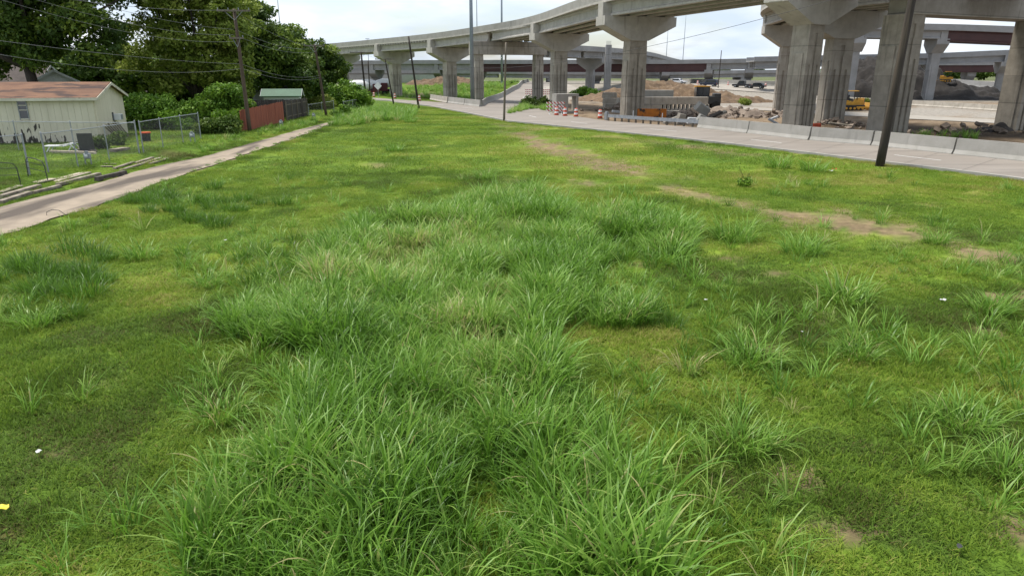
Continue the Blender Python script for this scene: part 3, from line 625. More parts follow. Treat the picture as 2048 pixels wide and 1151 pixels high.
def deck(label, ctrl, stations, Wd, gd=1.45, ng=4, steel=(), far=False, brackets=(), n=8, cant=.9):
    path = crom(ctrl, n); c0 = ctrl[len(ctrl)//2]; m = 'concrete_far' if far else 'concrete_deck'
    o = empty('overpass_deck', (c0[0], c0[1], c0[2]), label, 'overpass', 'overpass ramps of the interchange')
    h = Wd/2
    MB().sweep(path, [(-h,0),(h,0),(h,.24),(-h,.24)]).build('deck_slab', m, o)
    for s in (-1, 1): MB().sweep(path, [(s*h,.243),(s*(h-.38),.243),(s*(h-.3),.6),(s*(h-.26),1.14),(s*h,1.14)]).build('parapet', 'concrete_light' if not far else m, o)
    for i, (a, b) in enumerate(zip(stations[:-1], stations[1:])):
        pa, pb = Vector(ctrl[a]), Vector(ctrl[b]); da, db = dirof(ctrl, a), dirof(ctrl, b); st = i in steel; D_ = gd*1.3 if st else gd
        for k in range(ng):
            off = -h+cant+(2*h-2*cant)*k/(ng-1)
            ga, gb = (0 if st and i-1 in steel else .66), (0 if st and i+1 in steel else .66); qa = pa+Vector((da.y,-da.x,0))*off+da*ga; qb = pb+Vector((db.y,-db.x,0))*off-db*gb
            t = .2 if st else .13; fw = .3
            sec = [(-.42,0),(.42,0),(.42,-.14),(t,-.28),(t,-D_+.34),(fw+.06,-D_+.2),(fw+.06,-D_),(-fw-.06,-D_),(-fw-.06,-D_+.2),(-t,-D_+.34),(-t,-.28),(-.42,-.14)]
            mid_ = [qa+(qb-qa)*s for s in (0, 1)]
            MB().sweep([p-Vector((0,0,.003)) for p in mid_], sec).build('girder', 'steel_red' if st else m, o)
    for a, b in brackets:
        mb = MB(); pts = resample([tuple(p) for p in path[a*n:b*n+1]], int(sum((path[i+1]-path[i]).length for i in range(a*n, b*n))/1.15))
        for i in range(len(pts)-1):
            d = Vector(pts[i+1])-Vector(pts[i]); d.z = 0; d.normalize(); r = Vector((d.y,-d.x,0))
            for s in (-1, 1): mb.box(Vector(pts[i])+r*(s*(h-.32))-Vector((0,0,.16)), (.6,.42,.3), math.atan2(r.y, r.x))
        mb.build('overhang_bracket', 'concrete_light', o, kind='stuff')
    return o
def xy(u, Y): p = AT(u, 200, Y); return p[0], p[1]
bG, bA, bB = P(1592,267), P(1263,235), P(1116,213)
bC, bD, bE, bF, bX = xy(1015,128), xy(901,144), xy(793,163), xy(690,183), xy(585,204)
R1C = [(45,35,13.1),(bG[0],bG[1],12.95),(bA[0],bA[1],12.7),(bB[0],bB[1],12.4),(*bC,11.9),(*bD,11.35),(*bE,11.2),(*bF,11.0),(*bX,10.9)]
deck('long curved concrete ramp sweeping over the road from upper right', R1C, [0,1,2,3,4,5,6,7,8], 8.6, brackets=((5,8),))
for i, lab, dk in ((1,'massive hammerhead pier behind the barrier at right, nearest of the curved ramp',True),(2,'hammerhead pier with dark scored face beside the guardrail end',True),(3,'hammerhead pier behind the culvert box and striped barricades',False),(5,'hammerhead pier standing left of the tall grey mast',False),(6,'hammerhead pier left of the tallest leaning dark pole',False),(7,'farthest hammerhead pier of curved ramp beside the trees',False)):
    x, y, z = R1C[i]; pier(lab, x, y, dirof(R1C, i), z, dark=dk, W=1.95 if i == 1 else 2.25)
dC = dirof(R1C, 4)
straddle('two column bent with flat beam behind the grey mast', (*xy(957,127),0), (*xy(1075,131),0), 8.25, 10.42, dC, 1.55, 1.6)
bG2, bH1, bH2 = P(1657,247), P(1771,272), P(2024,259); bG0 = xy(1566,95)
R2C = [(60,30,12.6),((bH1[0]+bH2[0])/2,(bH1[1]+bH2[1])/2,12.6),(bG2[0],bG2[1],12.45),(*bG0,12.45),(52,126,12.4)]
deck('second concrete ramp above the pair of right hand piers', R2C, [0,1,2,3,4], 8.0)
pier('pier just right of the massive pier behind the barrier', bG2[0], bG2[1], dirof(R2C, 2), 12.45, 4.6)
pier('pier half hidden behind the massive hammerhead pier', bG0[0], bG0[1], Vector((.15,1,0)).normalized(), 12.45, 3.5, 2.1)
straddle('wide two column bent at right with brown stained columns', bH1, bH2, 9.5, 11.14, None, 2.4, 2.0, .6)
def ramp(label, pts, stations, pierlabs, Wd=9, steel=(), gd=1.5, L=4.6, W=2.2, cap=True, **k):
    c = [AT(*p) for p in pts]; deck(label, c, stations, Wd, gd, 4, steel, True, n=5, **k)
    for i, lab in pierlabs: ss = [stations.index(i)-1 in steel, stations.index(i) in steel]; pier(lab, c[i][0], c[i][1], dirof(c, i), c[i][2], L, W, 1.6, gd*1.3 if all(ss) else gd, far=True, stem=not all(ss))
ramp('high far ramp at right with red steel girders at its right end', [(1575,64,149),(1630,62,148),(1715,61,146),(1877,63,144),(2060,70,142),(2300,82,140)], [0,1,2,3,4,5], [(2,'far pier rising out of the dark dirt heap'),(3,'far pier where the red girders of the high ramp begin'),(4,'far pier of the high ramp behind the brown stained column')], 7, steel=(3,4), L=2.9, W=1.9)
ramp('lower far ramp at right above the trees', [(1500,124,182),(1690,120,180),(1855,117,177),(2010,111,172),(2300,102,160)], [0,1,2,3,4], [(2,'far pier of the lower ramp behind the yellow dozer'),(3,'far pier of the lower ramp at right edge')], 8, steel=(), L=4.2)
ramp('red steel viaduct deck passing beneath the lower far ramp', [(1820,131,214),(1940,131,212),(2100,129,206),(2300,127,200)], [0,1,2,3], [(1,'slim far pier in front of the tree line at right')], 8, steel=(0,1,2), L=2.6, W=1.5)
ramp('long level viaduct with dark red girders across the background', [(560,131,232),(690,129.5,230),(752,129,228),(880,128.5,224),(960,128.5,221),(1070,128.5,218),(1195,128.5,216),(1330,128.5,216),(1420,127.5,212),(1500,126,208),(1620,123,204)], list(range(11)),
     [(2,'background pier behind the white diamond sign'),(3,'background pier between two curved ramp piers'),(4,'background pier just behind the grey mast'),(6,'background pier under red girders behind brown dirt heap'),(7,'background pier right of the dark scored pier'),(8,'background pier where red girders end at right'),(9,'background pier beside the dark pickup truck')], 9, steel=(4,5,6,7), gd=1.75, L=4.2)
ramp('far curving ramp descending to the right behind the scored pier', [(1090,100,166),(1143,103,170),(1182,105,180),(1242,109,205),(1284,114,230),(1341,126,285),(1400,132,340)], list(range(7)), [(2,'far hammerhead pier seen above the red girders')], 8, L=3.4, W=1.9)
ramp('lowest distant viaduct seen under the others', [(560,147,262),(735,147,260),(836,147,258),(1000,148,256),(1100,149,256),(1330,150,258),(1480,147,262),(1600,146,264)], list(range(8)), [(1,'squat distant pier before the white wall at left'),(2,'squat distant pier near the dark distant trees'),(4,'squat distant pier left of the slip road crest'),(6,'squat distant pier behind the highway traffic')], 9, gd=1.3, L=3.6)
# extra bare column under construction
cx_, cy_ = xy(1213, 172); mb = MB(); column(mb, cx_, cy_, g(cx_, cy_)-.3, AT(1213,90,172)[2], 1.4, 1.2, Vector((0,1,0)))
e0 = empty('unfinished_pier', (cx_, cy_, g(cx_, cy_)), 'bare unfinished column with rebar sticking out above red girders', 'bridge pier'); mb.build('column', 'concrete_far', e0)
zt = AT(1213,90,172)[2]
for i in range(6): MB().tube([(cx_-.5+i*.2, cy_, zt-.2), (cx_-.5+i*.2, cy_, zt+.9)], .03, 5).build('rebar', 'steel_dark', e0)

# ------------------------------------------------------------------ barriers, guardrail, traffic things
BSEC = [(-.3,-.05),(-.3,.08),(-.17,.33),(-.09,1.05),(.09,1.05),(.17,.33),(.3,.08),(.3,-.05)]
def barrier(name, label, pts, material='concrete_light', hs=1., n=10, cat='barrier', group='concrete barriers along the road', gap=.03):
    p = resample(pts, n); path = [(a, b, g(a, b)) for a, b in p[:,:2]]; c = path[n//2]
    return MB().sweep(path, [(o, z*hs) for o, z in BSEC]).build(name, material, org=c, label=label, cat=cat, group=group)
fw_ = resample(W1F, 400); fu, fv = proj(fw_[:,0], fw_[:,1], G(fw_[:,0], fw_[:,1]))
def along(u0, u1):
    o_ = np.argsort(fu); us = np.linspace(u1, u0, 14); return np.stack([np.interp(us, fu[o_], fw_[o_, k]) for k in range(3)], 1)
JO = [(2330,2157,'concrete barrier length beyond the right picture edge'),(2153,1911,'concrete barrier length right of the big wooden pole'),(1908,1748,'concrete barrier length directly behind the big wooden pole'),(1744,1622.5,'concrete barrier length before the paired right hand piers'),(1620,1499,'concrete barrier length before the massive pier'),(1497.5,1398,'concrete barrier length meeting the guardrail end')]
for b, a, lab in JO: barrier('concrete_barrier', lab, along(a, b))
gr = along(1216, 1402); ge = empty('guardrail', tuple(gr[0]), 'galvanised steel guardrail beside the debris pile', 'guardrail')
gp_ = resample(gr, 13)
MB().sweep([(a, b, g(a, b)) for a, b, _ in resample(gr, 24)], [(.0,.42),(.05,.47),(-.02,.53),(.05,.6),(-.02,.66),(.05,.72),(0,.76),(-.04,.76),(-.06,.42)]).build('rail', 'steel_galv', ge)
for p in gp_: MB().box((p[0]+.05, p[1]+.14, g(p[0], p[1])+.34), (.14,.16,.74), .6).build('post', 'pole_grey', ge)
x, y, z = P(1213,240); MB().box((x, y, z+.4), (.35,.5,.75), .5).box((x, y, z+.85),(.25,.3,.2),.5).build('end_terminal', 'steel_galv', ge)
LB = [P(*p) for p in [(862,199.5),(896,206)]]; barrier('concrete_barrier', 'tan weathered barrier length left of the grey mast', LB, 'concrete')
for i, (q, lab) in enumerate((([(898,206),(930,210)],'pale barrier length with dark scuff near the grey mast'),([(931,210.3),(961,214)],'pale barrier length ending at slip road corner'))):
    barrier('concrete_barrier', lab, [P(*p) for p in q])
barrier('curved_barrier', 'long curved pale barrier climbing along the slip road', [P(*p) for p in [(965,213),(972,207),(987,201),(1010,190.5),(1036,177),(1057,163.5)]], 'concrete_light', .95, 40)
barrier('curved_barrier', 'long low concrete wall behind the dozer', [P(*p) for p in [(1560,197),(1690,203),(1760,207),(1810,210),(1995,222),(2200,236)]], 'concrete', .8, 40)
barrier('highway_barrier', 'white barrier along the far side of the highway', [P(*p) for p in [(1340,165.5),(1390,167.5),(1460,169.5),(1530,172.5),(1700,178)]], 'concrete_light', 1.3, 40)
# far right road wall
barrier('highway_barrier', 'far low concrete wall below the tree line at right', [(xy(u, Y)[0], Y) for u, Y in ((1895,200),(1960,190),(2050,180),(2200,170))], 'concrete_far', 1.6, 20)
# white panel wall in far left
wl = empty('retaining_wall', (*xy(790, 238), 2.0), 'long white panelled wall in the left background', 'wall')
for i in range(14):
    u0 = 680+i*16; a, b = Vector((*xy(u0, 238), 0)), Vector((*xy(u0+15.6, 238), 0)); c = (a+b)/2
    MB().box((c.x, c.y, g(c.x, c.y)+1.25), ((b-a).length, .4, 2.6)).build('panel', 'white_wall', wl)
def drum_proto():
    o = empty('traffic_drum', (0,0,0)); S = [(.27,.06),(.265,.3),(.25,.32),(.245,.52),(.23,.54),(.225,.74),(.21,.76),(.2,.95),(.12,1.0)]
    def ring(i, j, m, nm):
        mb = MB(); mb.tube([(0,0,z) for r, z in S[i:j]], [r for r, z in S[i:j]], 14); mb.build(nm, m, o, local=True)
    ring(0, 2, 'orange', 'body'); ring(1, 4, 'white_plastic', 'reflective_band'); ring(3, 6, 'orange', 'body'); ring(5, 8, 'white_plastic', 'reflective_band'); ring(7, 9, 'orange', 'drum_top')
    mb = MB(); mb.cyl((0,0,0), .36, .07, 14); mb.build('rubber_base', 'tyre', o, local=True); 
    MB().box((0,0,1.03),(.2,.04,.09)).build('handle', 'orange', o, local=True); return o
dp = drum_proto(); first = True
for u, v, lab in ((1152,234,'orange traffic drum right of the culvert box'),(1130,232.5,'orange traffic drum in front of the culvert box'),(1113,231,'orange traffic drum before the near striped barricade'),(1200,237,'single orange drum beside the guardrail end'),(748,194,'farthest orange drum on the road by the trees'),(790,197,'orange drum at the foot of a left hand pier'),(839,202,'orange drum beside the tallest leaning dark pole'),(1395,169,'tiny drum on highway left of dark blue car'),(1456,171,'tiny drum on highway between the dark vehicles'),(1531,174,'tiny drum on highway beside the pier edge')):
    o = dp if first else copy_tree(dp); first = False; o.location = P(u, v); tag(o, lab, 'traffic drum', 'orange traffic drums'); o.rotation_euler[2] = u*.7
    o.scale = (1.0,)*3
def barricade(u, v, lab, rz=0, wd=2.4):
    o = empty('barricade', P(u, v), lab, 'barricade', 'striped barricades', rz)
    for z in (.55, 1.0, 1.45): MB().box((0,0,0), (wd,.04,.24)).build('rail', 'stripes', o, local=True).location = (0,0,z)
    for s in (-1, 1):
        MB().box((s*wd*.33,.05,.8),(.07,.05,1.6)).build('post', 'white_plastic', o, local=True); MB().box((s*wd*.33,.05,.04),(.08,1.3,.07)).build('foot', 'white_plastic', o, local=True)
barricade(1111, 229, 'near red and white striped barricade by culvert box', .05)
barricade(1060, 193, 'left far striped barricade behind the weedy island', .1, 2.2); barricade(1092, 193, 'right far striped barricade between the two piers', -.1, 2.4)
# culvert box
x, y, z = P(1130, 226.5); cb = empty('culvert_box', (x, y, z), 'standing grey concrete culvert box beside the striped barricade', 'culvert', rz=.35)
MB().box((0,0,2.35),(3.2,1.5,.3)).build('top_slab', 'concrete_light', cb, local=True); MB().box((0,0,.16),(3.2,1.5,.3)).build('base_slab', 'concrete', cb, local=True)
MB().box((1.43,0,1.255),(.3,1.5,1.88)).build('side_wall', 'concrete', cb, local=True); MB().box((-.75,0,1.255),(1.7,1.5,1.88)).build('side_wall', 'concrete_light', cb, local=True)
def sign(u, v, ut, vt, size, lab, material, facing=0):
    x, y, z = P(u, v); zt = AT(ut, vt, y)[2]; o = empty('road_sign', (x, y, z), lab, 'road sign', rz=facing)
    MB().tube([(0,.04,-.1),(0,.04,zt-z+.3)], .04, 6).build('post', 'steel_galv', o, local=True)
    s = size/2; M = Matrix(((1,0,0,0),(0,0,1,0),(0,1,0,zt-z),(0,0,0,1)))
    MB().prism([(0,-s*1.41),(s*1.41,0),(0,s*1.41),(-s*1.41,0)], -.02, .02, M).build('sign_panel', material, o, local=True)
sign(757, 196, 757, 172, 1.2, 'white diamond warning sign near the trees by the road', 'white_plastic'); sign(956, 205, 956, 178, .8, 'grey back of a diamond sign before the two column bent', 'steel_galv')

# ------------------------------------------------------------------ poles and wires
def pole(lab, ub, vb, ut, vt, r0, r1, material='pole_wood', arm=None, name='utility_pole', group='wooden utility poles', cat='utility pole'):
    x, y, z = P(ub, vb); t = AT(ut, vt, y); o = empty(name, (x, y, z), lab, cat, group)
    m = [tuple(Vector((x, y, z-.3))+(Vector(t)-Vector((x, y, z-.3)))*s) for s in LS(0, 1, 8)]
    MB().tube(m, [r0+(r1-r0)*s for s in LS(0, 1, 8)], 12).build('shaft', material, o, smooth=True)
    if arm:
        for dz, ln, rz in arm:
            c = Vector(t)+Vector((0,-.18,-dz)); MB().box(c, (ln,.1,.13), rz).build('crossarm', 'pole_grey', o)
            for s in LS(-.92, .92, 4 if ln > 2 else 2):
                q = c+Vector((math.cos(rz), math.sin(rz), 0))*ln/2*s; MB().cyl((q.x, q.y, q.z+.06), .035, .16, 6).build('insulator', 'meter_grey', o)
            for s in (-1, 1): MB().tube([c+Vector((math.cos(rz)*s*ln*.28, -.02, -.03)), Vector(t)+Vector((0,-.15,-dz-.7))], .018, 5).build('brace', 'steel_galv', o)
    return o, Vector(t)
p1, T1 = pole('brown wooden pole with crossarm before the red fence', 500, 264, 468, 18, .17, .12, 'pole_brown', ((.15,2.6,.1),(2.2,1.1,.1)))
p2, T2 = pole('second wooden pole standing at the far end of the yards', 653, 231, 629, 89, .17, .12, 'pole_brown', ((.15,2.4,.1),))
p3, T3 = pole('dark leaning pole left of the pair by the bushes', 734, 214, 722, 104, .16, .12, 'pole_wood', ((.1,3.2,.1),))
p4, T4 = pole('thin dark pole just behind the bush end', 741, 205, 736, 121, .12, .09)
p5, T5 = pole('leaning dark pole with crossarm before a left hand pier', 788, 209, 770, 118, .15, .1, 'pole_wood', ((.05,3.4,-.1),))
p6, T6 = pole('tallest leaning dark pole without crossarm at the field end', 838, 217, 817, 73, .17, .12)
p7, T7 = pole('slim tan pole at road edge in the picture middle', 1008, 242, 1012, 85, .13, .09, 'pole_grey')
p8, T8 = pole('big dark wooden pole near the road at right', 1759, 332, 1836, -60, .24, .18)
p9, T9 = pole('thin far pole beside the highway vehicles', 1436, 177, 1443, 101, .12, .1)
def mast(lab, ub, Yb, ut, vt, r0, r1, arm=False):
    x, y = xy(ub, Yb); z = g(x, y); zt = AT(ut, vt, Yb)[2]; o = empty('light_mast', (x, y, z), lab, 'light mast', 'tall steel light masts')
    MB().tube([(x, y, z-.2), (x, y, z+.6)], [r0*1.25, r0*1.2], 12).build('base', 'mast', o); MB().tube([(x, y, z+.6), (x, y, zt)], [r0, r1], 12).build('shaft', 'mast', o, smooth=True)
    mb = MB()
    for k in range(6):
        a_ = k*math.pi/3; mb.box((x+.6*math.cos(a_), y+.6*math.sin(a_), zt), (.5,.25,.2), a_)
    mb.build('lamp_ring', 'mast', o)
mast('thick grey light mast beside the two column bent', 945, 122, 945, -160, .36, .22)
mast('thin mast rising behind the curved ramp, left of two', 956, 300, 956, -60, .22, .14); mast('grey mast rising behind the curved ramp, right of two', 1004, 210, 1004, -90, .34, .2)
mast('thin mast seen above the left hand trees', 574, 330, 572, -20, .25, .18)
for u, v, Y, lab in ((783,78,330,'short far mast above the curved ramp at left'),(1360,15,320,'far mast right of the scored pier'),(1327,55,300,'thin far mast left of another beside scored pier'),(742,78,310,'far mast behind the thin dark pole')): mast(lab, u, Y, u, v, .16, .1)
def wire(lab, pts, r=.011, material='wire', n=24):
    p = [Vector(q) for q in pts]
    if len(p) == 2:
        sag = .022*(p[1]-p[0]).length; q = [p[0]+(p[1]-p[0])*s-Vector((0,0,4*sag*s*(1-s))) for s in LS(0, 1, n)]
    else:
        q = []; ys = [a.y for a in p]; cz = np.polyfit(ys, [a.z for a in p], 2); cxx = np.polyfit(ys, [a.x for a in p], 1)
        for yy in LS(p[0].y, p[-1].y, n): q.append(Vector((np.polyval(cxx, yy), yy, np.polyval(cz, yy))))
    return MB().tube(q, r, 5).build('power_line', material, org=tuple(q[0]), label=lab, cat='wire', group='overhead wires')
Y1 = T1.y
def w3(lab, u1, v1, uv2, uv3, x0):               # pole end pixel, two more pixels on the wire
    a_ = AT(u1, v1, Y1); pts = [a_]
    for u, v in (uv2, uv3):
        k = ray(u, v); Yq = x0*k[1]/k[0]; pts.append(AT(u, v, Yq))
    c = np.polyfit([q[1] for q in pts], [q[2] for q in pts], 2 if abs(pts[1][1]-pts[2][1]) > 2 else 1)
    end = (x0, 12., min(max(float(np.polyval(c, 12.)), 5.), 12.)); m_ = (x0, (12+Y1)/2, float(np.polyval(c, (12+Y1)/2)))
    wire(lab, [a_, m_, end])
xp = AT(468, 60, Y1)[0]
w3('top overhead wire running left from the crossarm pole', 458, 20, (330,19), (180,5), xp-.6)
w3('second overhead wire running left below the crossarm', 466, 59, (330,49), (150,0), xp)
w3('third overhead wire running left below the crossarm', 467, 70, (360,65), (75,0), xp)
w3('fourth overhead wire running left below the crossarm', 469, 83, (360,80), (4,0), xp)
w3('upper of two low cables crossing before the left trees', 481, 128, (250,112), (0,82), xp)
w3('lowest cable crossing just above the brown roof', 484, 137, (250,141), (0,110), xp)
for i, (v1, v2, lab) in enumerate(((22,93,'upper wire span between the two yard poles'),(60,97,'second wire span between the two yard poles'),(72,104,'third wire span between the two yard poles'),(128,151,'fourth low cable span between the two yard poles'),(137,155,'lowest cable span between the two yard poles'))):
    a_ = AT(468+(v1-18)*.13, v1, T1.y); b_ = AT(629+(v2-89)*.17, v2, T2.y); wire(lab, [a_, b_])
wire('wire from second yard pole to the dark leaning pole', [T2, T3]); wire('wire between the dark leaning pole and crossarm pole by the pier', [T3, T5])
wire('dark wire rising to the right across the ramp piers', [AT(905,133,T6.y+6), AT(1012,108,T7.y), AT(1300,80,60), AT(1640,0,T8.y+4), AT(1836,-50,T8.y)][::4], .016, 'wire_dark')
# ------------------------------------------------------------------ trees
LG = dict(dark=[(0,(.022,.046,.008)),(.5,(.064,.114,.016)),(1,(.20,.27,.036))], olive=[(0,(.065,.105,.014)),(.5,(.19,.255,.036)),(1,(.43,.48,.11))], bright=[(0,(.035,.085,.01)),(.5,(.11,.215,.02)),(1,(.22,.35,.035))], mid=[(0,(.022,.05,.008)),(.5,(.065,.115,.016)),(1,(.15,.21,.03))])
for k, v in LG.items(): leafmat('leaf_'+k, v, False, .55, .3, .2)
def crown_mesh(name, ells, ncl, per, size, seed, material, cr=.9):
    r = np.random.default_rng(seed); C = []; vol = np.array([e[3]*e[4]*e[5] for e in ells]); vol = vol/vol.sum()
    for e, fr in zip(ells, vol):
        n = max(3, int(ncl*fr)); d = r.normal(size=(n,3)); d /= np.linalg.norm(d, axis=1)[:,None]; rad = (.35+.65*r.random(n)**.55)*(.85+.3*r.random(n))
        C.append(np.array(e[:3])+d*rad[:,None]*np.array(e[3:6]))
    C = np.concatenate(C); n = len(C); R = cr*(.55+.9*r.random(n)); ct = r.normal(0, .16, n)
    k = np.maximum((per*(R/cr)**2).astype(int), 8); ci = np.repeat(np.arange(n), k); m = len(ci)
    d = r.normal(size=(m,3)); d /= np.linalg.norm(d, axis=1)[:,None]; rr = R[ci]*r.random(m)**.42
    pos = C[ci]+d*rr[:,None]*np.array([1.15,1.15,.75])
    nrm = r.normal(size=(m,3))*.75+d*.6+np.array([0,0,.45]); nrm /= np.linalg.norm(nrm, axis=1)[:,None]
    t = np.cross(nrm, r.normal(size=(m,3))); t /= np.linalg.norm(t, axis=1)[:,None]; b = np.cross(nrm, t); s = size*(.6+.8*r.random(m))[:,None]
    V = np.stack([pos-t*s*.85, pos-b*s*.42+nrm*s*.12, pos+t*s*.85, pos+b*s*.42+nrm*s*.12], 1).reshape(-1, 3)
    tint = np.clip(.5+ct[ci]+r.normal(0, .14, m), 0, 1); T = np.repeat(tint, 4); Fc = np.arange(4*m).reshape(-1, 4)
    return V, Fc, T, C
def tree(name, label, base, ells, mat_, ncl, per, size, seed, cat='tree', group=None, cr=.9, trunk_r=.3, limbs=9, trunk_h=None):
    x, y = base; z = g(x, y)
    if cat == 'bush':
        dz = min(e[2]-e[5]*.75 for e in ells)-z
        if dz > 0: ells = [(e[0], e[1], e[2]-dz, *e[3:]) for e in ells]
    o = empty(name, (x, y, z), label, cat, group)
    V, Fc, T, C = crown_mesh(name, ells, ncl, per, size, seed, mat_, cr)
    co = bpy.data.objects.new('crown', npmesh('crown', V-np.array([x, y, z]), Fc, mat_, [('tint', T)])); COL.objects.link(co); co.parent = o
    zc = min(e[2] for e in ells); top = max(e[2]+e[5]*.5 for e in ells); mb = MB(); r = random.Random(seed)
    fork = trunk_h if trunk_h else max(.4, (zc-z)*.6); f = Vector((x+r.uniform(-.3,.3), y, z+fork))
    mb.tube([(x, y, z-.3), (x+.05, y, z+fork*.4), f], [trunk_r*1.25, trunk_r, trunk_r*.85], 9)
    far_ = C[np.random.default_rng(seed).choice(len(C), min(limbs, len(C)), replace=False)]
    for c in far_:
        c = Vector(c); m = f.lerp(c, .5)+Vector((r.uniform(-.5,.5), r.uniform(-.5,.5), r.uniform(-.2,.6))); mb.tube([f-Vector((0,0,.2)), m, c], [trunk_r*.6, trunk_r*.33, trunk_r*.1], 6)
    mb.build('trunk', 'bark', o, smooth=True); return o
def E(u, v, Y, ru, rv, ry=None):                  # ellipsoid seen at pixel centre (u,v), pixel radii
    c = AT(u, v, Y); s = Y*.985/F; return (*c, ru*s, ry if ry else ru*s*.85, rv*s)
tg = 'trees behind the back yards'
def b(u, Y): return xy(u, Y)
tree('shade_tree', 'big dark leafy tree behind the brown roofed outbuilding', b(75, 64), [E(60,30,64,110,80),E(190,70,63,75,70),E(-60,40,66,110,90),E(120,-60,65,150,70),E(215,140,61,45,35),E(10,95,67,60,30)], 'leaf_dark', 230, 200, .24, 1, group=tg, trunk_r=.48, trunk_h=5.2, limbs=12, cr=1.1)
tree('cottonwood_tree', 'tall pale olive tree rising left of the crossarm pole', b(390, 76), [E(390,40,76,110,75),E(330,-40,77,130,60),E(440,120,75,60,60),E(350,120,76,90,60),E(480,160,74,34,38),E(270,90,78,45,60)], 'leaf_olive', 250, 200, .25, 2, group=tg, trunk_r=.4, cr=1.05, limbs=12)
tree('oak_tree', 'very dark tall tree behind the crossarm pole', b(500, 96), [E(495,70,96,55,70),E(470,20,98,60,40),E(540,110,95,40,60),E(510,150,94,45,35)], 'leaf_dark', 170, 170, .28, 3, group=tg, trunk_r=.4, cr=1.2)
tree('oak_tree', 'rounded dark tree right of the tallest dark tree', b(570, 108), [E(565,95,108,42,42),E(590,120,106,35,45),E(560,150,104,45,30)], 'leaf_dark', 130, 160, .3, 4, group=tg, cr=1.2)
tree('leafy_tree', 'soft mid green tree above the green roofed shed', b(590, 98), [E(580,135,98,45,38),E(610,160,96,35,28),E(540,140,99,35,30)], 'leaf_mid', 130, 170, .26, 5, group=tg, cr=1.0)
tree('juniper_tree', 'pointed dark tree at the right end of the row', b(645, 112), [E(642,115,112,24,36),E(660,135,112,28,32),E(640,160,111,36,28),E(676,150,113,18,24)], 'leaf_dark', 120, 150, .26, 6, group=tg, cr=.9)
tree('leafy_tree', 'dark undergrowth tree behind the red fence', b(520, 114), [E(510,172,114,45,25),E(560,176,116,40,20)], 'leaf_dark', 80, 150, .26, 16, group=tg, cr=1.0)
for i, (u, v, Y, ru, rv, lab) in enumerate(((120,150,92,110,45,'dark backing tree behind the white gabled house'),(270,150,96,80,50,'dark backing tree between the two biggest trees'),(400,165,100,80,40,'dark backing tree behind the pale olive tree'),(-60,150,96,120,45,'dark backing tree behind the house with dark shingle roof'),(600,185,118,60,22,'low dark backing tree behind the green roofed shed'))):
    tree('leafy_tree', lab, b(u, Y), [E(u, v, Y, ru, rv)], 'leaf_dark', 110, 110, .36, 30+i, group=tg, cr=1.4)
bg_ = 'bushes along the yards'
tree('bush', 'bright green bush behind the gable end of the outbuilding', b(300, 61), [E(300,200,61,48,40),E(345,215,60,32,28)], 'leaf_bright', 90, 150, .16, 7, 'bush', bg_, .7, .1, 6)
tree('bush', 'large bright green bush left of the crossarm pole', b(430, 64), [E(445,185,64,42,36),E(400,205,63,42,30),E(450,215,62,34,22)], 'leaf_bright', 120, 160, .16, 8, 'bush', bg_, .7, .1, 6)
tree('bush', 'leafy vine mound hanging over the chain link fence', b(420, 56), [E(420,232,56,30,13),E(455,225,57,22,14)], 'leaf_mid', 50, 120, .14, 9, 'bush', bg_, .5, .06, 4)
tree('bush', 'rounded bush at end of the yards before the piers', b(695, 104), [E(690,182,104,30,24),E(715,192,103,22,17)], 'leaf_bright', 80, 140, .2, 10, 'bush', bg_, .8, .1, 6)
tree('bush', 'dark low bush touching the foot of the leaning pole', b(722, 107), [E(722,196,107,16,13)], 'leaf_dark', 30, 110, .18, 11, 'bush', bg_, .6, .08, 4)
tree('bush', 'small lime green shrub beside the second pole', b(684, 84), [E(683,221,84,14,14)], 'leaf_bright', 26, 120, .14, 12, 'bush', bg_, .4, .05, 4)
tree('bush', 'yellowish flowering hedge behind the second pole', b(645, 98), [E(640,203,98,28,13)], 'leaf_olive', 36, 120, .18, 13, 'bush', bg_, .6, .06, 4)
tree('bush', 'small weed bush in front of the outbuilding wall', P(200,297)[:2], [E(198,288,P(200,297)[1],17,12)], 'leaf_mid', 20, 90, .1, 14, 'bush', bg_, .3, .03, 4)
tree('bush', 'leafy weeds by the stacked lumber at the gable end', P(230,290)[:2], [E(232,276,P(230,290)[1],12,13)], 'leaf_mid', 16, 80, .1, 15, 'bush', bg_, .3, .03, 4)
tree('bush', 'lone small weed bush on the right lawn', P(1490,373)[:2], [E(1490,364,P(1490,373)[1],11,9)], 'leaf_bright', 12, 40, .07, 17, 'bush', None, .2, .02, 5)
tree('bush', 'dark weedy growth on the traffic island below a pier', P(1075,212)[:2], [E(1075,206,P(1075,212)[1],30,12),E(1100,212,P(1075,212)[1]-4,18,9)], 'leaf_mid', 60, 130, .16, 18, 'bush', None, .55, .05, 5)
tree('bush', 'yellow green shrub mound right of the slip road', b(1168, 165), [E(1165,170,165,26,9),E(1185,172,163,16,7)], 'leaf_bright', 40, 110, .24, 19, 'bush', None, .7, .06, 4)
tree('bush', 'weeds growing at foot of the dark dirt heap', b(1720, 128), [E(1700,189,128,22,6),E(1735,190,127,20,5)], 'leaf_olive', 24, 90, .18, 20, 'bush', None, .5, .05, 4)
tree('bush', 'roadside shrub on gravel slope below the highway', b(1492, 118), [E(1492,190,118,12,7)], 'leaf_olive', 14, 90, .16, 21, 'bush', None, .5, .05, 4)
fg_ = 'distant trees on the horizon'
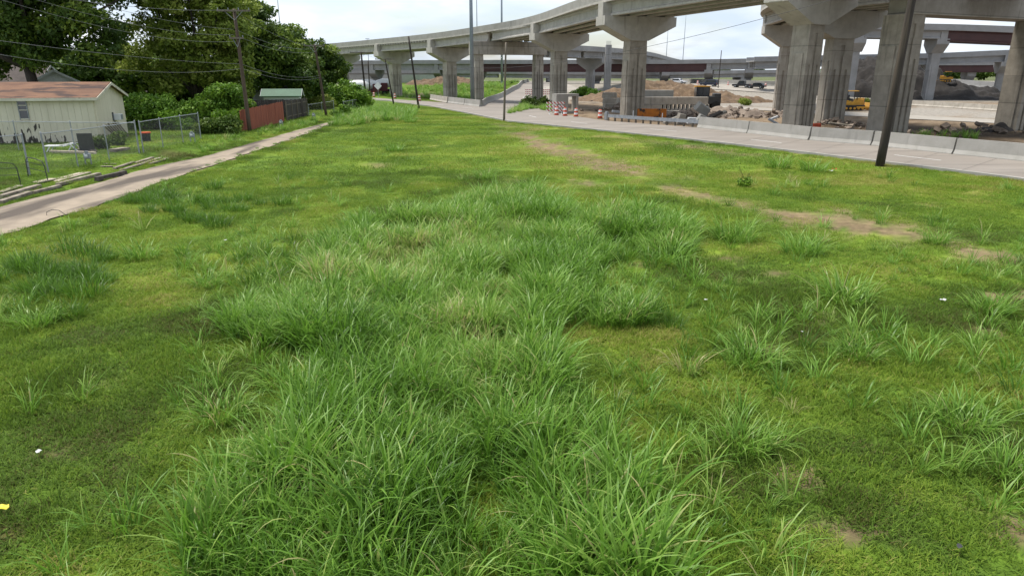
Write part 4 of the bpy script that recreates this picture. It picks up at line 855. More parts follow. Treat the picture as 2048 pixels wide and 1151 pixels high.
for i, (u, v, Y, ru, rv, lab) in enumerate(((1895,143,330,26,11,'distant round tree left of the slim far pier'),(1925,146,350,16,7,'distant low tree between two others at right'),(1960,144,340,18,10,'distant tree just right of the slim far pier'),(2008,142,330,30,12,'distant tree cut by the brown stained column'),(838,158,300,12,8,'distant dark tree beside the squat pier at left'),(850,142,420,14,6,'small distant tree above the lowest viaduct'),(925,141,420,12,5,'tiny distant tree left of the grey mast'),(812,143,420,12,5,'tiny distant tree left of the dark pier at left'))):
    tree('far_tree', lab, b(u, Y), [E(u, v, Y, ru, rv)], 'leaf_mid', 70, 60, .7, 40+i, 'tree', fg_, 1.6, .3, 4)
mb = None
V, Fc, T = [], [], []; nn = 0
for i in range(46):                               # far wood along the horizon
    u = -300+i*60+RNG.normal()*15; Y = 700+RNG.random()*250; x, y = xy(u, Y); h = 7+RNG.random()*5
    a_, f_, t_, _ = crown_mesh('w', [(x, y, 2.2+h*.5, 17, 12, h*.5)], 40, 40, 1.6, 500+i, None, 3); V.append(a_); Fc.append(f_+nn); T.append(t_); nn += len(a_)
me = npmesh('distant_wood', np.concatenate(V), np.concatenate(Fc), 'leaf_mid', [('tint', np.concatenate(T))]); wo_ = bpy.data.objects.new('distant_wood', me); COL.objects.link(wo_)
tag(wo_, 'far off line of woods along the horizon', 'wood', kind='stuff')

# ------------------------------------------------------------------ outbuilding, houses, sheds
HC = P(200, 283); HY = math.atan2(1.9, 7.3); ex = Vector((math.cos(HY), math.sin(HY), 0)); ey = Vector((-ex.y, ex.x, 0))
hz = HC[2]; HW, HL, HE, HR = 7.2, 13., 3.0, .88
def wallhit(u, v, axis='x'):                      # pixel on the long wall -> local (s, z)
    k = Vector(ray(u, v)); n_ = ey; o_ = Vector(HC); t = (o_-Vector((0,0,HCAM))).dot(n_)/k.dot(n_); p = Vector((0,0,HCAM))+k*t; return (p-o_).dot(ex), p.z-hz
house = empty('outbuilding', HC, 'cream outbuilding with peeling siding and brown shingle roof', 'building', rz=HY)
wl_ = MB().box((-HL/2-.03, HW/2, HE/2-.1), (HL-.12, HW-.12, HE+.2)).build('wall', 'siding', house, local=True)
pw = .41; n_ = 17
for i in range(n_): MB().box((-pw*(i+.5), .0, HE/2-.05), (pw-.013, .14, HE+.1)).build('siding_panel', 'siding', wl_, local=True)
MB().box((-HL/2-pw*n_/2, 0, HE/2-.05), (HL-pw*n_-.02, .14, HE+.1)).build('siding_panel', 'siding', wl_, local=True)
n_ = 17; pw = HW/n_
for i in range(n_):
    y0, y1 = i*pw+.012, (i+1)*pw-.012; hh = lambda q: HE+HR*(1-abs(q-HW/2)/(HW/2))
    M = Matrix(((0,0,1,0),(1,0,0,0),(0,1,0,0),(0,0,0,1))); pts = [(y0,-.1),(y1,-.1),(y1,hh(y1)-.03)]+([(HW/2,hh(HW/2)-.03)] if y0 < HW/2 < y1 else [])+[(y0,hh(y0)-.03)]
    MB().prism(pts, -.06, .08, M).build('siding_panel', 'siding', wl_, local=True)
rf = MB(); oh = .42; sl_ = HR/(HW/2)
for s in (-1, 1):
    M = Matrix(((0,0,1,0),(1,0,0,0),(0,1,0,0),(0,0,0,1))); y0 = -oh if s < 0 else HW+oh
    rf.prism([(y0, HE-oh*sl_), (HW/2, HE+HR), (HW/2, HE+HR+.09), (y0, HE-oh*sl_+.09)], -HL-.2, .38, M)
ro = rf.build('roof', 'roof_brown', house, local=True)
for k in range(11):                               # shingle courses
    yy = -oh+(HW/2+oh)*k/11; zz = HE+(yy)*sl_; MB().box((-HL/2+.08, yy+.19, zz+.19*sl_+.105), (HL+.5, .40, .016), rx=math.atan(sl_)+.02).build('shingle_course', 'roof_brown', ro, local=True)
MB().box((-HL/2+.09, -oh-.012, HE-oh*sl_+.0), (HL+.6, .03, .19)).build('fascia', 'trim', house, local=True)
for s in (-1, 1):
    L_ = math.hypot(HW/2+oh, HR+oh*sl_); MB().box((.395, HW/2+s*(HW/2+oh)/2, HE+HR-(HR+oh*sl_)/2+.0), (.03, L_, .19), rx=-s*math.atan(sl_)).build('rake_board', 'trim', house, local=True)
s0_, z1_ = wallhit(35, 202); s1_, z0_ = wallhit(60, 238)
wn = MB().box(((s0_+s1_)/2, -.085, (z0_+z1_)/2), (s1_-s0_, .03, z1_-z0_)).build('window', 'glass', house, local=True)
for zz in (z0_, (z0_+z1_)/2, z1_, z0_+(z1_-z0_)*.76): MB().box(((s0_+s1_)/2, -.11, zz), (s1_-s0_+.1, .05, .05 if zz not in (z0_,) else .09)).build('frame', 'trim', wn, local=True)
for ss in (s0_, s1_): MB().box((ss, -.112, (z0_+z1_)/2), (.05, .052, z1_-z0_+.08)).build('frame', 'meter_grey', wn, local=True)
MB().box(((s0_+s1_)/2, -.12, z0_-.12), (s1_-s0_+.3, .1, .07)).build('sill', 'trim', wn, local=True)
ac = MB().box((.32, 4.2, 1.45), (.5,.62,.45)).build('air_conditioner', 'white_plastic', house, local=True, bevel=.02); MB().box((.585, 4.2, 1.45), (.03,.5,.35)).build('grille', 'meter_grey', ac, local=True); MB().box((.1, 3.75, 1.5), (.05,.3,.6)).build('window', 'glass', house, local=True)
def gable(name, label, loc, rz, Lx, Wy, eave, rise, wallm, roofm, cat='house', oh=.4):
    o = empty(name, loc, label, cat, rz=rz); M = Matrix(((0,0,1,0),(1,0,0,0),(0,1,0,0),(0,0,0,1)))
    MB().prism([(-Wy/2,-.2),(Wy/2,-.2),(Wy/2,eave),(0,eave+rise),(-Wy/2,eave)], -Lx/2, Lx/2, M).build('wall', wallm, o, local=True)
    sl = rise/(Wy/2); mb = MB()
    for s in (-1, 1): mb.prism([(s*(Wy/2+oh), eave-oh*sl+.03),(0, eave+rise+.03),(0, eave+rise+.15),(s*(Wy/2+oh), eave-oh*sl+.15)], -Lx/2-.35, Lx/2+.35, M)
    rf = mb.build('roof', roofm, o, local=True)
    for e_ in (-1, 1):
        for s in (-1, 1): MB().box((e_*(Lx/2+.37), s*(Wy/2+oh)/2, eave+(rise-oh*sl)/2+.06), (.03, math.hypot(Wy/2+oh, rise+oh*sl), .2), rx=-s*math.atan(sl)).build('rake_board', 'white_wall', rf, local=True)
    for k in (-1, 1):
        w_ = MB().box((k*Lx*.25, -Wy/2-.02, eave*.58), (1.0,.05,min(1.1, eave*.45))).build('window', 'glass', o, local=True); MB().box((k*Lx*.25, -Wy/2-.04, eave*.58-min(1.1, eave*.45)/2-.05), (1.2,.1,.07)).build('sill', 'white_wall', w_, local=True)
    MB().box((Lx*.02, -Wy/2-.02, eave*.4), (.85,.05,eave*.78)).build('door', 'white_wall', o, local=True)
    return o
x, y = xy(-40, 76); gable('house', 'house with dark shingle roof behind the big leafy tree', (x, y, g(x, y)), .1, 15, 9, 2.7, 2.6, 'siding', 'roof_dark')
x, y = xy(118, 72); gable('house', 'white gabled house half hidden behind the brown roof', (x, y, g(x, y)), -1.0, 9, 7, 2.9, 1.9, 'white_wall', 'roof_dark')
x, y = xy(566, 88); gable('shed', 'small white shed with green roof behind the red fence', (x, y, g(x, y)), .18, 4.1, 3, 1.9, .75, 'white_wall', 'roof_green', 'shed', .15)
x, y = xy(532, 100); gable('house', 'low white house with grey roof behind the green roofed shed', (x, y, g(x, y)), .1, 7.5, 6, 2.3, 1.0, 'white_wall', 'concrete_far')

# ------------------------------------------------------------------ fences
def board_fence(label, A, B, h0, h1, material, nb, rails=False, name='wooden_fence'):
    A, B = Vector(A), Vector(B); d = B-A; o = empty(name, tuple(A), label, 'fence'); rz = math.atan2(d.y, d.x); L_ = Vector((d.x, d.y, 0)).length; bw = L_/nb
    rnd = random.Random(nb); nrm = Vector((d.y, -d.x, 0)).normalized()
    for i in range(nb):
        p = A+d*((i+.5)/nb); h = (h0+(h1-h0)*i/nb)*rnd.uniform(.975, 1.02); z = g(p.x, p.y)
        MB().box((p.x+rnd.uniform(-.01,.01), p.y, z+h/2-.05), (bw*.93, .022, h+.1), rz+rnd.uniform(-.03,.03), 0, rnd.uniform(-.012,.012)).build('board', material, o)
    for k in range(5):
        p = A+d*(k/4)+nrm*(.09 if rails else -.09); z = g(p.x, p.y); MB().box((p.x, p.y, z+h0*.46), (.1,.1,h0*1.0), rz).build('post', 'pole_grey' if rails else material, o)
    for zf in (.2, .8):
        p = A+d*.5+nrm*(.045 if rails else -.045); MB().box((p.x, p.y, (g(A.x, A.y)+g(B.x, B.y))/2+h0*zf), (L_, .04, .09), rz).build('rail', 'pole_grey' if rails else material, o)
fa_, fb_ = P(487, 263), P(569, 243)
board_fence('rusty red painted board fence beside the crossarm pole', fa_, fb_, 1.75, 1.95, 'fence_red', 54)
board_fence('dark weathered board fence with exposed rails next to red fence', P(573, 242), P(614, 231), 1.95, 1.95, 'fence_grey', 34, True)
x, y = xy(505, 74); board_fence('dark board fence left of the shed', (x-1.5, y, 0), (x+4, y+4, 0), 1.9, 1.9, 'fence_grey', 30)
def chain_fence(label, A, B, h, posts, gate=False):
    A, B = Vector(A), Vector(B); d = B-A; L_ = Vector((d.x, d.y, 0)).length; o = empty('chain_link_fence', tuple(A), label, 'fence', 'chain link fences')
    Z = lambda s: g(A.x+d.x*s, A.y+d.y*s); at = lambda s, z: Vector((A.x+d.x*s, A.y+d.y*s, Z(s)+z))
    for s in posts:
        MB().tube([at(s, -.2), at(s, h+.06)], .04 if s in (0, 1) else .03, 8).build('post', 'steel_galv', o); MB().cyl(at(s, h+.05), .045, .05, 8, .01).build('post_cap', 'steel_galv', o)
    MB().tube([at(s, h) for s in LS(0, 1, 12)], .024, 6).build('top_rail', 'steel_galv', o)
    mb = MB(); sp = .12 if h > 1.5 else .3; n = int((L_+h)/sp)
    for k in range(n):
        for sg in (1, -1):
            x0 = k*sp-h if sg > 0 else k*sp; x1 = x0+h*sg; za, zb = 0.03, h-.02; q = []
            for xx, zz in ((x0, za), (x1, zb)): q.append([xx, zz])
            if min(q[0][0], q[1][0]) >= L_ or max(q[0][0], q[1][0]) <= 0: continue
            (xa, z_a), (xb, z_b) = q
            def clip(xq, zq, xr, zr):
                if xq < 0: f_ = (0-xq)/(xr-xq); return 0, zq+(zr-zq)*f_
                if xq > L_: f_ = (L_-xq)/(xr-xq); return L_, zq+(zr-zq)*f_
                return xq, zq
            a_ = clip(xa, z_a, xb, z_b); b_ = clip(xb, z_b, xa, z_a); p, r_ = at(a_[0]/L_, a_[1]), at(b_[0]/L_, b_[1])
            mb.tube([p, r_], .0019, 3, False)
    mb.build('wire_mesh', 'wire', o, kind='stuff')
c1, c2 = P(97, 345), P(279, 306)
chain_fence('chain link fence along the alley before the outbuilding', c1, c2, 1.85, (0,.28,.62,1))
chain_fence('chain link fence length with gate posts at left edge', P(-120, 372), P(60, 350), 1.85, (0,.5,1))
cA = Vector(c2)+Vector((-.15,.25,0)); chain_fence('chain link fence crossing the yard before the cream wall', cA, P(-20, 300), 1.75, (0,.42,.8,1))
cB = Vector(c2)+Vector((.1,.3,0)); chain_fence('chain link fence running from corner post toward the bushes', cB, P(402, 277), 1.8, (0,.3,.65,1))
chain_fence('sagging far chain link fence near the second pole', P(618, 231), P(668, 221), 1.2, (0,.5,1)); chain_fence('leaning wire fence length before the rounded bush', P(688, 222), P(730, 213), 1.2, (0,.4,.7,1))

# ------------------------------------------------------------------ yard and alley clutter
lo = empty('sun_lounger', P(128, 303), 'white plastic sun lounger on the yard behind the chain link', 'lounger', rz=.15)
MB().box((-.4,0,.36),(1.1,.6,.06)).build('seat', 'white_plastic', lo, local=True); MB().box((.5,0,.43),(.8,.6,.05),ry=-.25).build('backrest', 'white_plastic', lo, local=True)
for sx in (-.85, .35):
    for sy in (-.27, .27): MB().tube([(sx+.25, sy, .36), (sx, sy, .0)], .035, 6).build('leg', 'white_plastic', lo, local=True)
MB().tube([(-.1,-.3,.38),(.5,-.3,.5),(.95,-.3,.02)], .035, 6).tube([(-.1,.3,.38),(.5,.3,.5),(.95,.3,.02)], .035, 6).build('armrest', 'white_plastic', lo, local=True)
x, y, z = P(175, 303); bb = empty('dark_panel', (x, y, z), 'dark rectangular panel leaning by the outbuilding wall', 'panel'); MB().box((x, y, z+.55),(.85,.05,1.1),.2,.1).build('board', 'steel_dark', bb); MB().box((x, y-.05, z+.05),(.9,.1,.08),.2).build('foot', 'steel_dark', bb)
x, y, z = P(293, 282); bn = empty('bin', (x, y, z), 'black tub with orange rim near the gable end', 'tub'); MB().tube([(x,y,z),(x,y,z+.55)], [.28,.34], 14).build('body', 'black', bn); MB().tube([(x,y,z+.55),(x,y,z+.62)], [.37,.37], 14).build('rim', 'orange', bn)
def meter(u, v, lab):
    x, y, z = P(u, v); o = empty('gas_meter', (x, y, z), lab, 'gas meter', 'gas meters along the alley')
    MB().tube([(x-.15,y,z-.05),(x-.15,y,z+.35),(x-.05,y,z+.45)], .03, 6).tube([(x+.15,y,z-.05),(x+.15,y,z+.4)], .03, 6).build('pipe', 'meter_grey', o)
    MB().box((x,y,z+.5),(.34,.22,.3)).build('body', 'meter_grey', o, bevel=.06); MB().cyl((x,y-.02,z+.62),.09,.14,10).build('regulator', 'meter_grey', o); MB().box((x,y-.115,z+.54),(.16,.02,.12)).build('dial', 'white_plastic', o)
meter(178, 331, 'grey gas meter before the chain link beside the planks'); meter(386, 285, 'gas meter at the vine covered fence'); meter(563, 256, 'gas meter at the foot of the red fence'); meter(628, 240, 'gas meter in grass past the dark board fence')
def hoop(u0, v0, u1, v1, ht, lab):
    a_, b_ = Vector(P(u0, v0)), Vector(P(u1, v1)); o = empty('bed_frame', tuple(a_), lab, 'bed frame', 'discarded black steel bed ends'); up = Vector((0,0,1)); d = b_-a_
    MB().tube([a_, a_+up*ht*.8+d*.03, a_+up*ht*.97+d*.15, a_+up*ht+d*.5, b_+up*ht*.95-d*.12, b_+up*ht*.75-d*.02, b_], .022, 6).build('hoop', 'steel_dark', o)
    for f_ in (.45, .75): MB().tube([a_+up*ht*f_+d*.02, b_+up*ht*f_-d*.02], .014, 5).build('crossbar', 'steel_dark', o)
    return o
hoop(-15, 372, 42, 370, 1.0, 'black steel bed end leaning at the left picture edge'); hoop(57, 353, 96, 363, .95, 'black steel bed end before the gate post')
# timbers and boards lying beside the alley
def plank(ua, va, ub, vb, wd, th, m, lab, dz=0):
    a_, b_ = Vector(P(ua, va)), Vector(P(ub, vb)); d = b_-a_; c = (a_+b_)/2; o = MB().box((0,0,0), (d.length, wd, th), taper=.96).build('plank', m, org=(0,0,0), label=lab, cat='plank', group='old timbers beside the alley', bevel=.01)
    o.location = (c.x, c.y, c.z+th/2+dz); o.rotation_euler = (0, -math.asin(d.z/d.length), math.atan2(d.y, d.x))
for a in ((193,363,252,349,.22,.22,'tie','thick black railroad tie at the alley edge'),(271,327,306,316,.22,.08,'plank','first of three grey planks near the fence corner'),(286,328,321,317,.22,.08,'plank','second of three grey planks near the fence corner'),(299,329,335,318,.22,.08,'plank','third of three grey planks near the fence corner, nearest alley'),
          (228,338,268,325,.18,.08,'plank','grey plank between pale boards and corner planks'),(241,342,290,327,.2,.08,'plank','long grey plank right behind the black tie'),(203,333,225,333,.22,.04,'plank_pale','pale short board, lower of two'),(208,328,232,328,.22,.04,'plank_pale','pale short board, upper of two'),
          (115,372,200,350,.24,.14,'plank','long grey timber behind the black tie'),(0,408,62,388,.26,.14,'plank','grey timber at the left edge, nearest alley'),(0,398,80,375,.26,.16,'plank','cracked grey timber at the left edge, middle'),(65,388,120,374,.22,.12,'plank','grey timber continuing the edge row'),
          (112,363,178,345,.3,.05,'plank_pale','pale slab board by the meter, longest'),(118,358,165,346,.3,.05,'plank_pale','pale slab board by the meter, back one'),(70,366,108,358,.35,.05,'plank_pale','pale board before gate posts'),(0,385,40,372,.3,.05,'plank_pale','pale board under the left bed end'),(100,305,192,308,.2,.14,'plank_pale','straight pale timber edging under the lounger'),
          (158,300,190,303,.3,.12,'plank','short brown board beside the dark panel'),(225,304,255,300,.5,.18,'plank','pile of grey slab before the gable weeds')): plank(*a)
ds = 'lumber leaning on the gable end'
for i in range(7):
    q = Vector(HC)+ex*(.3+.05*i)+ey*(1.6+.35*i); MB().box((0,0,0),(.1,.05,1.5+.15*(i % 3))).build('leaning_board', 'plank', org=(0,0,0), label='grey board leaning on gable end, number %s from the corner' % ('one','two','three','four','five','six','seven')[i], cat='board', group=ds)
    o = bpy.context.scene.collection.objects[-1]; o.location = (q.x+.3, q.y-.4, hz+.55); o.rotation_euler = (.9-.06*i, -.35, HY)
ax, ay, az_ = P(112, 432); MB().tube([(ax-.35, ay, az_+.0), (ax-.3, ay-.02, az_+.16), (ax-.1, ay, az_+.24), (ax+.15, ay, az_+.22), (ax+.4, ay, az_+.02)], .012, 5).build('wire_loop', 'steel_dark', org=(ax, ay, az_), label='bent black wire loop at the alley edge', cat='wire')
def scrap(u, v, s, m, lab, cat='litter'):
    p = P(u, v); s *= .7; r = random.Random(int(u)); mb = MB(); n = 9; vs = [(0,0,s*.2)]+[(s*math.cos(k*.7)*r.uniform(.5,1.1), s*math.sin(k*.7)*r.uniform(.4,.9), r.uniform(0,.4)*s) for k in range(n)]
    mb.add(vs, [(0, k+1, (k+1) % n+1) for k in range(n)]); mb.build('litter', m, org=(0,0,0), label=lab, cat=cat, group='scraps of litter on the grass').location = (p[0], p[1], p[2]+.10)
scrap(452, 487, .10, 'paper', 'white crumpled scrap on the left lawn'); scrap(80, 915, .07, 'paper', 'white feathery scrap at lower left'); scrap(1884, 608, .11, 'paper', 'white flattened wrapper on right lawn'); scrap(1411, 607, .07, 'paper', 'pale scrap among tall grass right of centre'); scrap(1602, 672, .05, 'paper', 'small white chip on right lawn')
scrap(10, 1030, .13, 'yellow_leaf', 'bright yellow leaf at the left picture edge', 'leaf'); scrap(1660, 346, .28, 'paper', 'white lump by the kerbside clumps'); scrap(1668, 342, .2, 'orange', 'orange scrap by the kerbside clumps'); scrap(1915, 1108, .07, 'black', 'small black scrap at lower right')
# ------------------------------------------------------------------ earth heaps, rubble, construction things
def mound(name, label, cx, cy, rx, ry, h, rot, material, seed, n=64, rough=.3, prof=1.3, cat='dirt heap'):
    z0 = g(cx, cy)-.5; U = np.linspace(-1, 1, n); X, Y = np.meshgrid(U, U); r = np.hypot(X, Y)
    hh = h*np.clip(1-r**prof, 0, 1)**.9; lx, ly = X*rx, Y*ry; c, s = math.cos(rot), math.sin(rot); wx, wy = cx+lx*c-ly*s, cy+lx*s+ly*c
    nz = (fbm(wx, wy, rx*.5, seed)-.5)*h*.8+(fbm(wx, wy, 2.0, seed+5)-.5)*rough*h*1.3+(vnoise(wx, wy, .7, seed+9)-.5)*rough*1.6
    z = z0+hh*1.0+nz*np.clip(hh/h*2.2, 0, 1)+np.where(r > 1, -.6, 0)
    a = np.arange(n*n).reshape(n, n); Fc = np.stack([a[:-1,:-1], a[:-1,1:], a[1:,1:], a[1:,:-1]], -1).reshape(-1, 4)
    k = (r.ravel()[Fc] < 1.15).all(1)
    o = bpy.data.objects.new(name, npmesh(name, np.stack([wx-cx, wy-cy, z-z0], -1).reshape(-1, 3), Fc[k], material)); COL.objects.link(o); o.location = (cx, cy, z0)
    return tag(o, label, cat)
x, y = xy(1320, 140); mound('dirt_heap', 'long brown dirt heap behind the stacked beams', x, y, 19, 9, 3.9, .05, 'dirt_brown', 1)
x, y = xy(1258, 133); mound('dirt_heap', 'left brown dirt heap beside the scored pier', x, y, 6.5, 6, 2.6, 0, 'dirt_brown', 2)
x, y = xy(1450, 132); mound('dirt_heap', 'low right shoulder of brown dirt below the highway', x, y, 11, 7, 2.2, .1, 'dirt_brown', 3)
x, y = xy(1755, 160); mound('dirt_heap', 'tall dark dirt heap behind the right hand piers', x, y, 19, 15, 8.6, .1, 'dirt_dark', 4, 80, prof=1.7)
x, y = xy(1870, 152); mound('dirt_heap', 'dark dirt slope trailing right under the yellow dozer', x, y, 18, 11, 4.6, -.1, 'dirt_dark', 5)
x, y = xy(1985, 148); mound('dirt_heap', 'low dark earth bank at the right', x, y, 14, 8, 1.5, -.1, 'dirt_dark', 15)
x, y = xy(1480, 88); mound('dirt_heap', 'rubbly low dirt pile behind the barrier', x, y, 9, 5, 1.5, -.3, 'rubble', 6, rough=.4)
x, y = xy(1390, 86); mound('dirt_heap', 'broken concrete pile behind the guardrail', x, y, 5.5, 3.5, 1.4, -.2, 'rubble', 7, rough=.5)
x, y = xy(2010, 66); mound('dirt_heap', 'dark earth mound at the foot of the right bent', x-2.2, y-1.5, 4, 2, .9, .2, 'dirt_dark', 8, rough=.4)
x, y = xy(900, 205); mound('dirt_heap', 'distant tan earth heap seen behind grass berm', x, y, 14, 6, 3.2, 0, 'dirt_brown', 9)
rub = MB(); rr = random.Random(3)
rubspots = [(1390,86,5,3,220),(1480,88,8,4,260),(1560,84,3,3,40),(1700,70,5,3,60),(1240,100,5,2,50),(1950,62,6,2,60),(1310,138,14,6,80)]
for u, Y, sx, sy, n in rubspots:
    cx, cy = xy(u, Y)
    for _ in range(n):
        s = rr.uniform(.08, .3)+.4*rr.random()**4; x, y = cx+rr.gauss(0, .5)*sx, cy+rr.gauss(0, .5)*sy; rub.box((x, y, g(x, y)+rr.uniform(.0, .95)*max(0, 1-math.hypot((x-cx)/sx, (y-cy)/sy))*1.0+s*.2), (s*rr.uniform(.7,1.8), s, s*.6), rr.random()*6, rr.uniform(-.6,.6), rr.uniform(-.6,.6))
rub.build('rubble', 'rubble', label='small broken rubble strewn over the dirt piles', cat='rubble', kind='stuff')
def slab(u, v, dz, size, rot, m, lab, name='concrete_slab', cat='concrete slab', grp='broken slabs on the debris pile'):
    x, y, z = P(u, v); o = MB().box((0,0,0), size, taper=.93).build(name, m, label=lab, cat=cat, group=grp, bevel=.03); o.location = (x, y, z+dz); o.rotation_euler = rot; return o
slab(1402,247,1.5,(1.5,.8,.9),(.4,.5,.3),'concrete_light','pale tilted block on top of the debris pile'); slab(1392,252,.5,(1.9,.5,.6),(.1,.05,.1),'white_wall','white broken slab behind the guardrail end'); slab(1405,253,.6,(1.3,.5,.9),(.2,.4,.2),'concrete_light','pale wedge slab touching barrier end')
slab(1360,249,.5,(.9,.5,1.2),(.2,.2,.5),'concrete_dark','dark upright chunk on the debris pile'); slab(1345,247,.4,(2.4,.4,.35),(.1,-.3,.4),'concrete','long grey slab sloping down to the left'); slab(1424,248,.8,(2.6,.5,.25),(.2,-.35,.5),'tie','dark plank like slab leaning right on debris'); slab(1436,246,.9,(2.2,.4,.25),(.2,-.25,.5),'concrete_dark','grey slab beneath the dark leaning slab')
slab(1546,248,.6,(1.1,.25,.2),(.2,-.3,.3),'white_wall','white stick like slab left of massive pier, upper'); slab(1548,255,.5,(1.4,.25,.2),(.3,.5,-.2),'white_wall','white stick like slab left of massive pier, lower'); slab(1680,258,.45,(2.2,.3,.12),(0,.12,-.25),'plank_pale','pale board lying between the right hand piers'); slab(1632,258,.35,(.8,.4,.35),(0,0,.2),'orange','red orange crate between the right hand piers','crate','crate',None)
# stacked beams
def beam(ua, ub, v, Y, z0, z1, m, lab, dep=.9, grp='stacked precast beams'):
    xa, xb = xy(ua, Y)[0], xy(ub, Y)[0]; gz = g((xa+xb)/2, Y); o = MB().box(((xa+xb)/2, Y, gz+(z0+z1)/2), (xb-xa, dep, z1-z0)).build('concrete_beam', m, org=((xa+xb)/2, Y, gz+z0), label=lab, cat='concrete beam', group=grp, bevel=.04); return o
YB = P(1370, 222)[1]
def zb(v): return AT(1370, v, YB)[2]
beam(1270, 1415, 200, YB, zb(209), zb(194), 'concrete', 'long grey beam lying across the row of barrier ends'); beam(1275, 1345, 186, YB+2.5, zb(193)-.2, zb(181), 'concrete_light', 'pale beam on top at the back of the stack'); beam(1262, 1322, 214, YB, 0.0, zb(209)-.02, 'concrete_dark', 'grey block supporting the left end of long beam', 1.2)
beam(1275, 1345, 190, YB+2.5, 0, zb(193)-.22, 'concrete', 'lower beam carrying the pale beam at the back')
for i in range(12):
    u = 1327+i*8.1; xx = xy(u, YB)[0]; h = zb(209)-.02-g(xx, YB); o = MB().prism([(-.27,0),(.27,0),(.12,h*.45),(.07,h),(-.07,h),(-.12,h*.45)], -.6, .6, Matrix(((1,0,0,xx),(0,0,1,YB),(0,1,0,g(xx, YB)),(0,0,0,1)))).build('barrier_section', 'concrete_light', org=(xx, YB, g(xx, YB)), label='%s upright barrier section from the left under the long beam' % ('first','second','third','fourth','fifth','sixth','seventh','eighth','ninth','tenth','eleventh','last')[i], cat='barrier', group='barrier sections standing end on under the beam')
slab(1340,229,.25,(5.0,.8,.5),(0,0,0),'concrete','long low grey block before the barrier ends','concrete_beam','concrete beam',None)
for i, (u, v, dz, s, lab) in enumerate(((1218,216,1.9,(2.2,1.2,.8),'top block of the broken stack left of scored pier'),(1224,217,1.1,(2.8,1.3,.8),'middle block of the broken stack left of scored pier'),(1222,219,.4,(2.4,1.2,.8),'bottom block of the broken stack left of scored pier'),(1240,220,1.2,(1.0,1.0,1.0),'tan cube block against the scored pier'),(1232,227,.25,(1.2,.4,.3),'white pipe like slab before the broken stack'))): slab(u, v, dz, s, (0,.03*i,.1*i), 'white_wall' if i == 4 else 'concrete_dark' if i != 3 else 'concrete', lab, 'concrete_block', 'concrete block', 'broken blocks by the scored pier')
ob = empty('orange_bucket', P(1303, 236), 'orange and blackened steel bucket behind the guardrail', 'bucket', rz=-.1)
MB().box((0,0,.55),(3.4,.08,.9)).build('front_plate', 'orange_steel', ob, local=True); MB().box((0,.5,.08),(3.4,1.0,.08)).build('floor_plate', 'orange_steel', ob, local=True); MB().box((1.68,.5,.55),(.08,1.0,.86)).build('side_plate', 'orange_steel', ob, local=True); MB().box((-1.68,.5,.55),(.08,1.0,.86)).build('side_plate', 'black', ob, local=True); MB().tube([(-1.7,0,1.02),(1.7,0,1.02)], .06, 6).build('top_edge', 'orange_steel', ob, local=True)
for u, v, lab in ((1266,237,'white delineator post by the scored pier'),(1324,243,'white delineator post by the orange bucket')):
    x, y, z = P(u, v); o = empty('delineator_post', (x, y, z), lab, 'post', 'white delineator posts'); MB().tube([(x,y,z),(x,y,z+.9)], .05, 8).build('tube', 'white_plastic', o); MB().cyl((x,y,z),.12,.05,8).build('base', 'black', o)
# bulldozer
def dozer(u, v, lab, rz, mirror=1, s=1.):
    o = empty('bulldozer', P(u, v), lab, 'bulldozer', rz=rz); k = lambda q: tuple(q)
    for sy in (-.85, .85):
        tr = MB(); prof = [(-1.5,.35),(-1.3,.08),(1.2,.08),(1.55,.4),(1.35,.8),(-1.2,.72)]; M = Matrix(((1,0,0,0),(0,0,1,sy),(0,1,0,0),(0,0,0,1))); t_ = tr.prism(prof, -.24, .24, M).build('track', 'tyre', o, local=True, bevel=.05)
        for xx in (-1.1,-.55,0,.55,1.1): MB().tube([(xx, sy-.27, .34), (xx, sy+.27, .34)], .17, 10).build('roller', 'yellow', t_, local=True)
    MB().prism([(-1.6,.75),(1.3,.75),(1.3,1.55),(.2,1.6),(-.2,1.2),(-1.0,1.45),(-1.6,1.3)], -.55, .55, Matrix(((1,0,0,0),(0,0,1,0),(0,1,0,0),(0,0,0,1)))).build('body', 'yellow', o, local=True, bevel=.05)
    MB().box((.95,0,1.25),(.9,.95,.95)).build('engine_hood', 'yellow', o, local=True, bevel=.05); MB().box((1.43,0,1.2),(.08,.9,.9)).build('grille', 'steel_dark', o, local=True)
    for sx in (-1.0, .35):
        for sy in (-.55, .55): MB().box((sx, sy, 2.05),(.09,.09,1.2)).build('cab_post', 'black', o, local=True)
    MB().box((-.33,0,2.69),(1.6,1.35,.12)).build('cab_roof', 'yellow', o, local=True, bevel=.03); MB().box((-.4,0,1.5),(.6,.6,.3)).box((-.65,0,1.85),(.12,.6,.6)).build('seat', 'black', o, local=True)
    MB().tube([(1.05,.25,1.7),(1.05,.25,2.3),(1.15,.25,2.45)], .06, 8).build('exhaust', 'black', o, local=True)
    bl = MB(); bl.prism([(2.15,.05),(2.3,.1),(2.12,.55),(2.22,1.1),(2.12,1.1),(2.0,.55)], -1.5, 1.5, Matrix(((1,0,0,0),(0,0,1,0),(0,1,0,0),(0,0,0,1)))).build('blade', 'yellow', o, local=True)
    for sy in (-1.15, 1.15): MB().box((1.2, sy, .5),(1.9,.14,.18)).build('push_arm', 'yellow', o, local=True)
    MB().box((-1.95,0,.6),(.7,.7,.25)).box((-2.2,0,.4),(.12,.12,.7)).build('ripper', 'steel_dark', o, local=True); o.scale = (s,)*3; return o
dozer(1703, 221, 'yellow bulldozer working between the right hand piers', -.12)
dz = dozer(1880, 160, 'small yellow bulldozer on the dark dirt slope', 2.6); x, y = xy(1884, 149); dz.location = (x, y, AT(1884, 165, 149)[2]); dz.scale = (.8,)*3
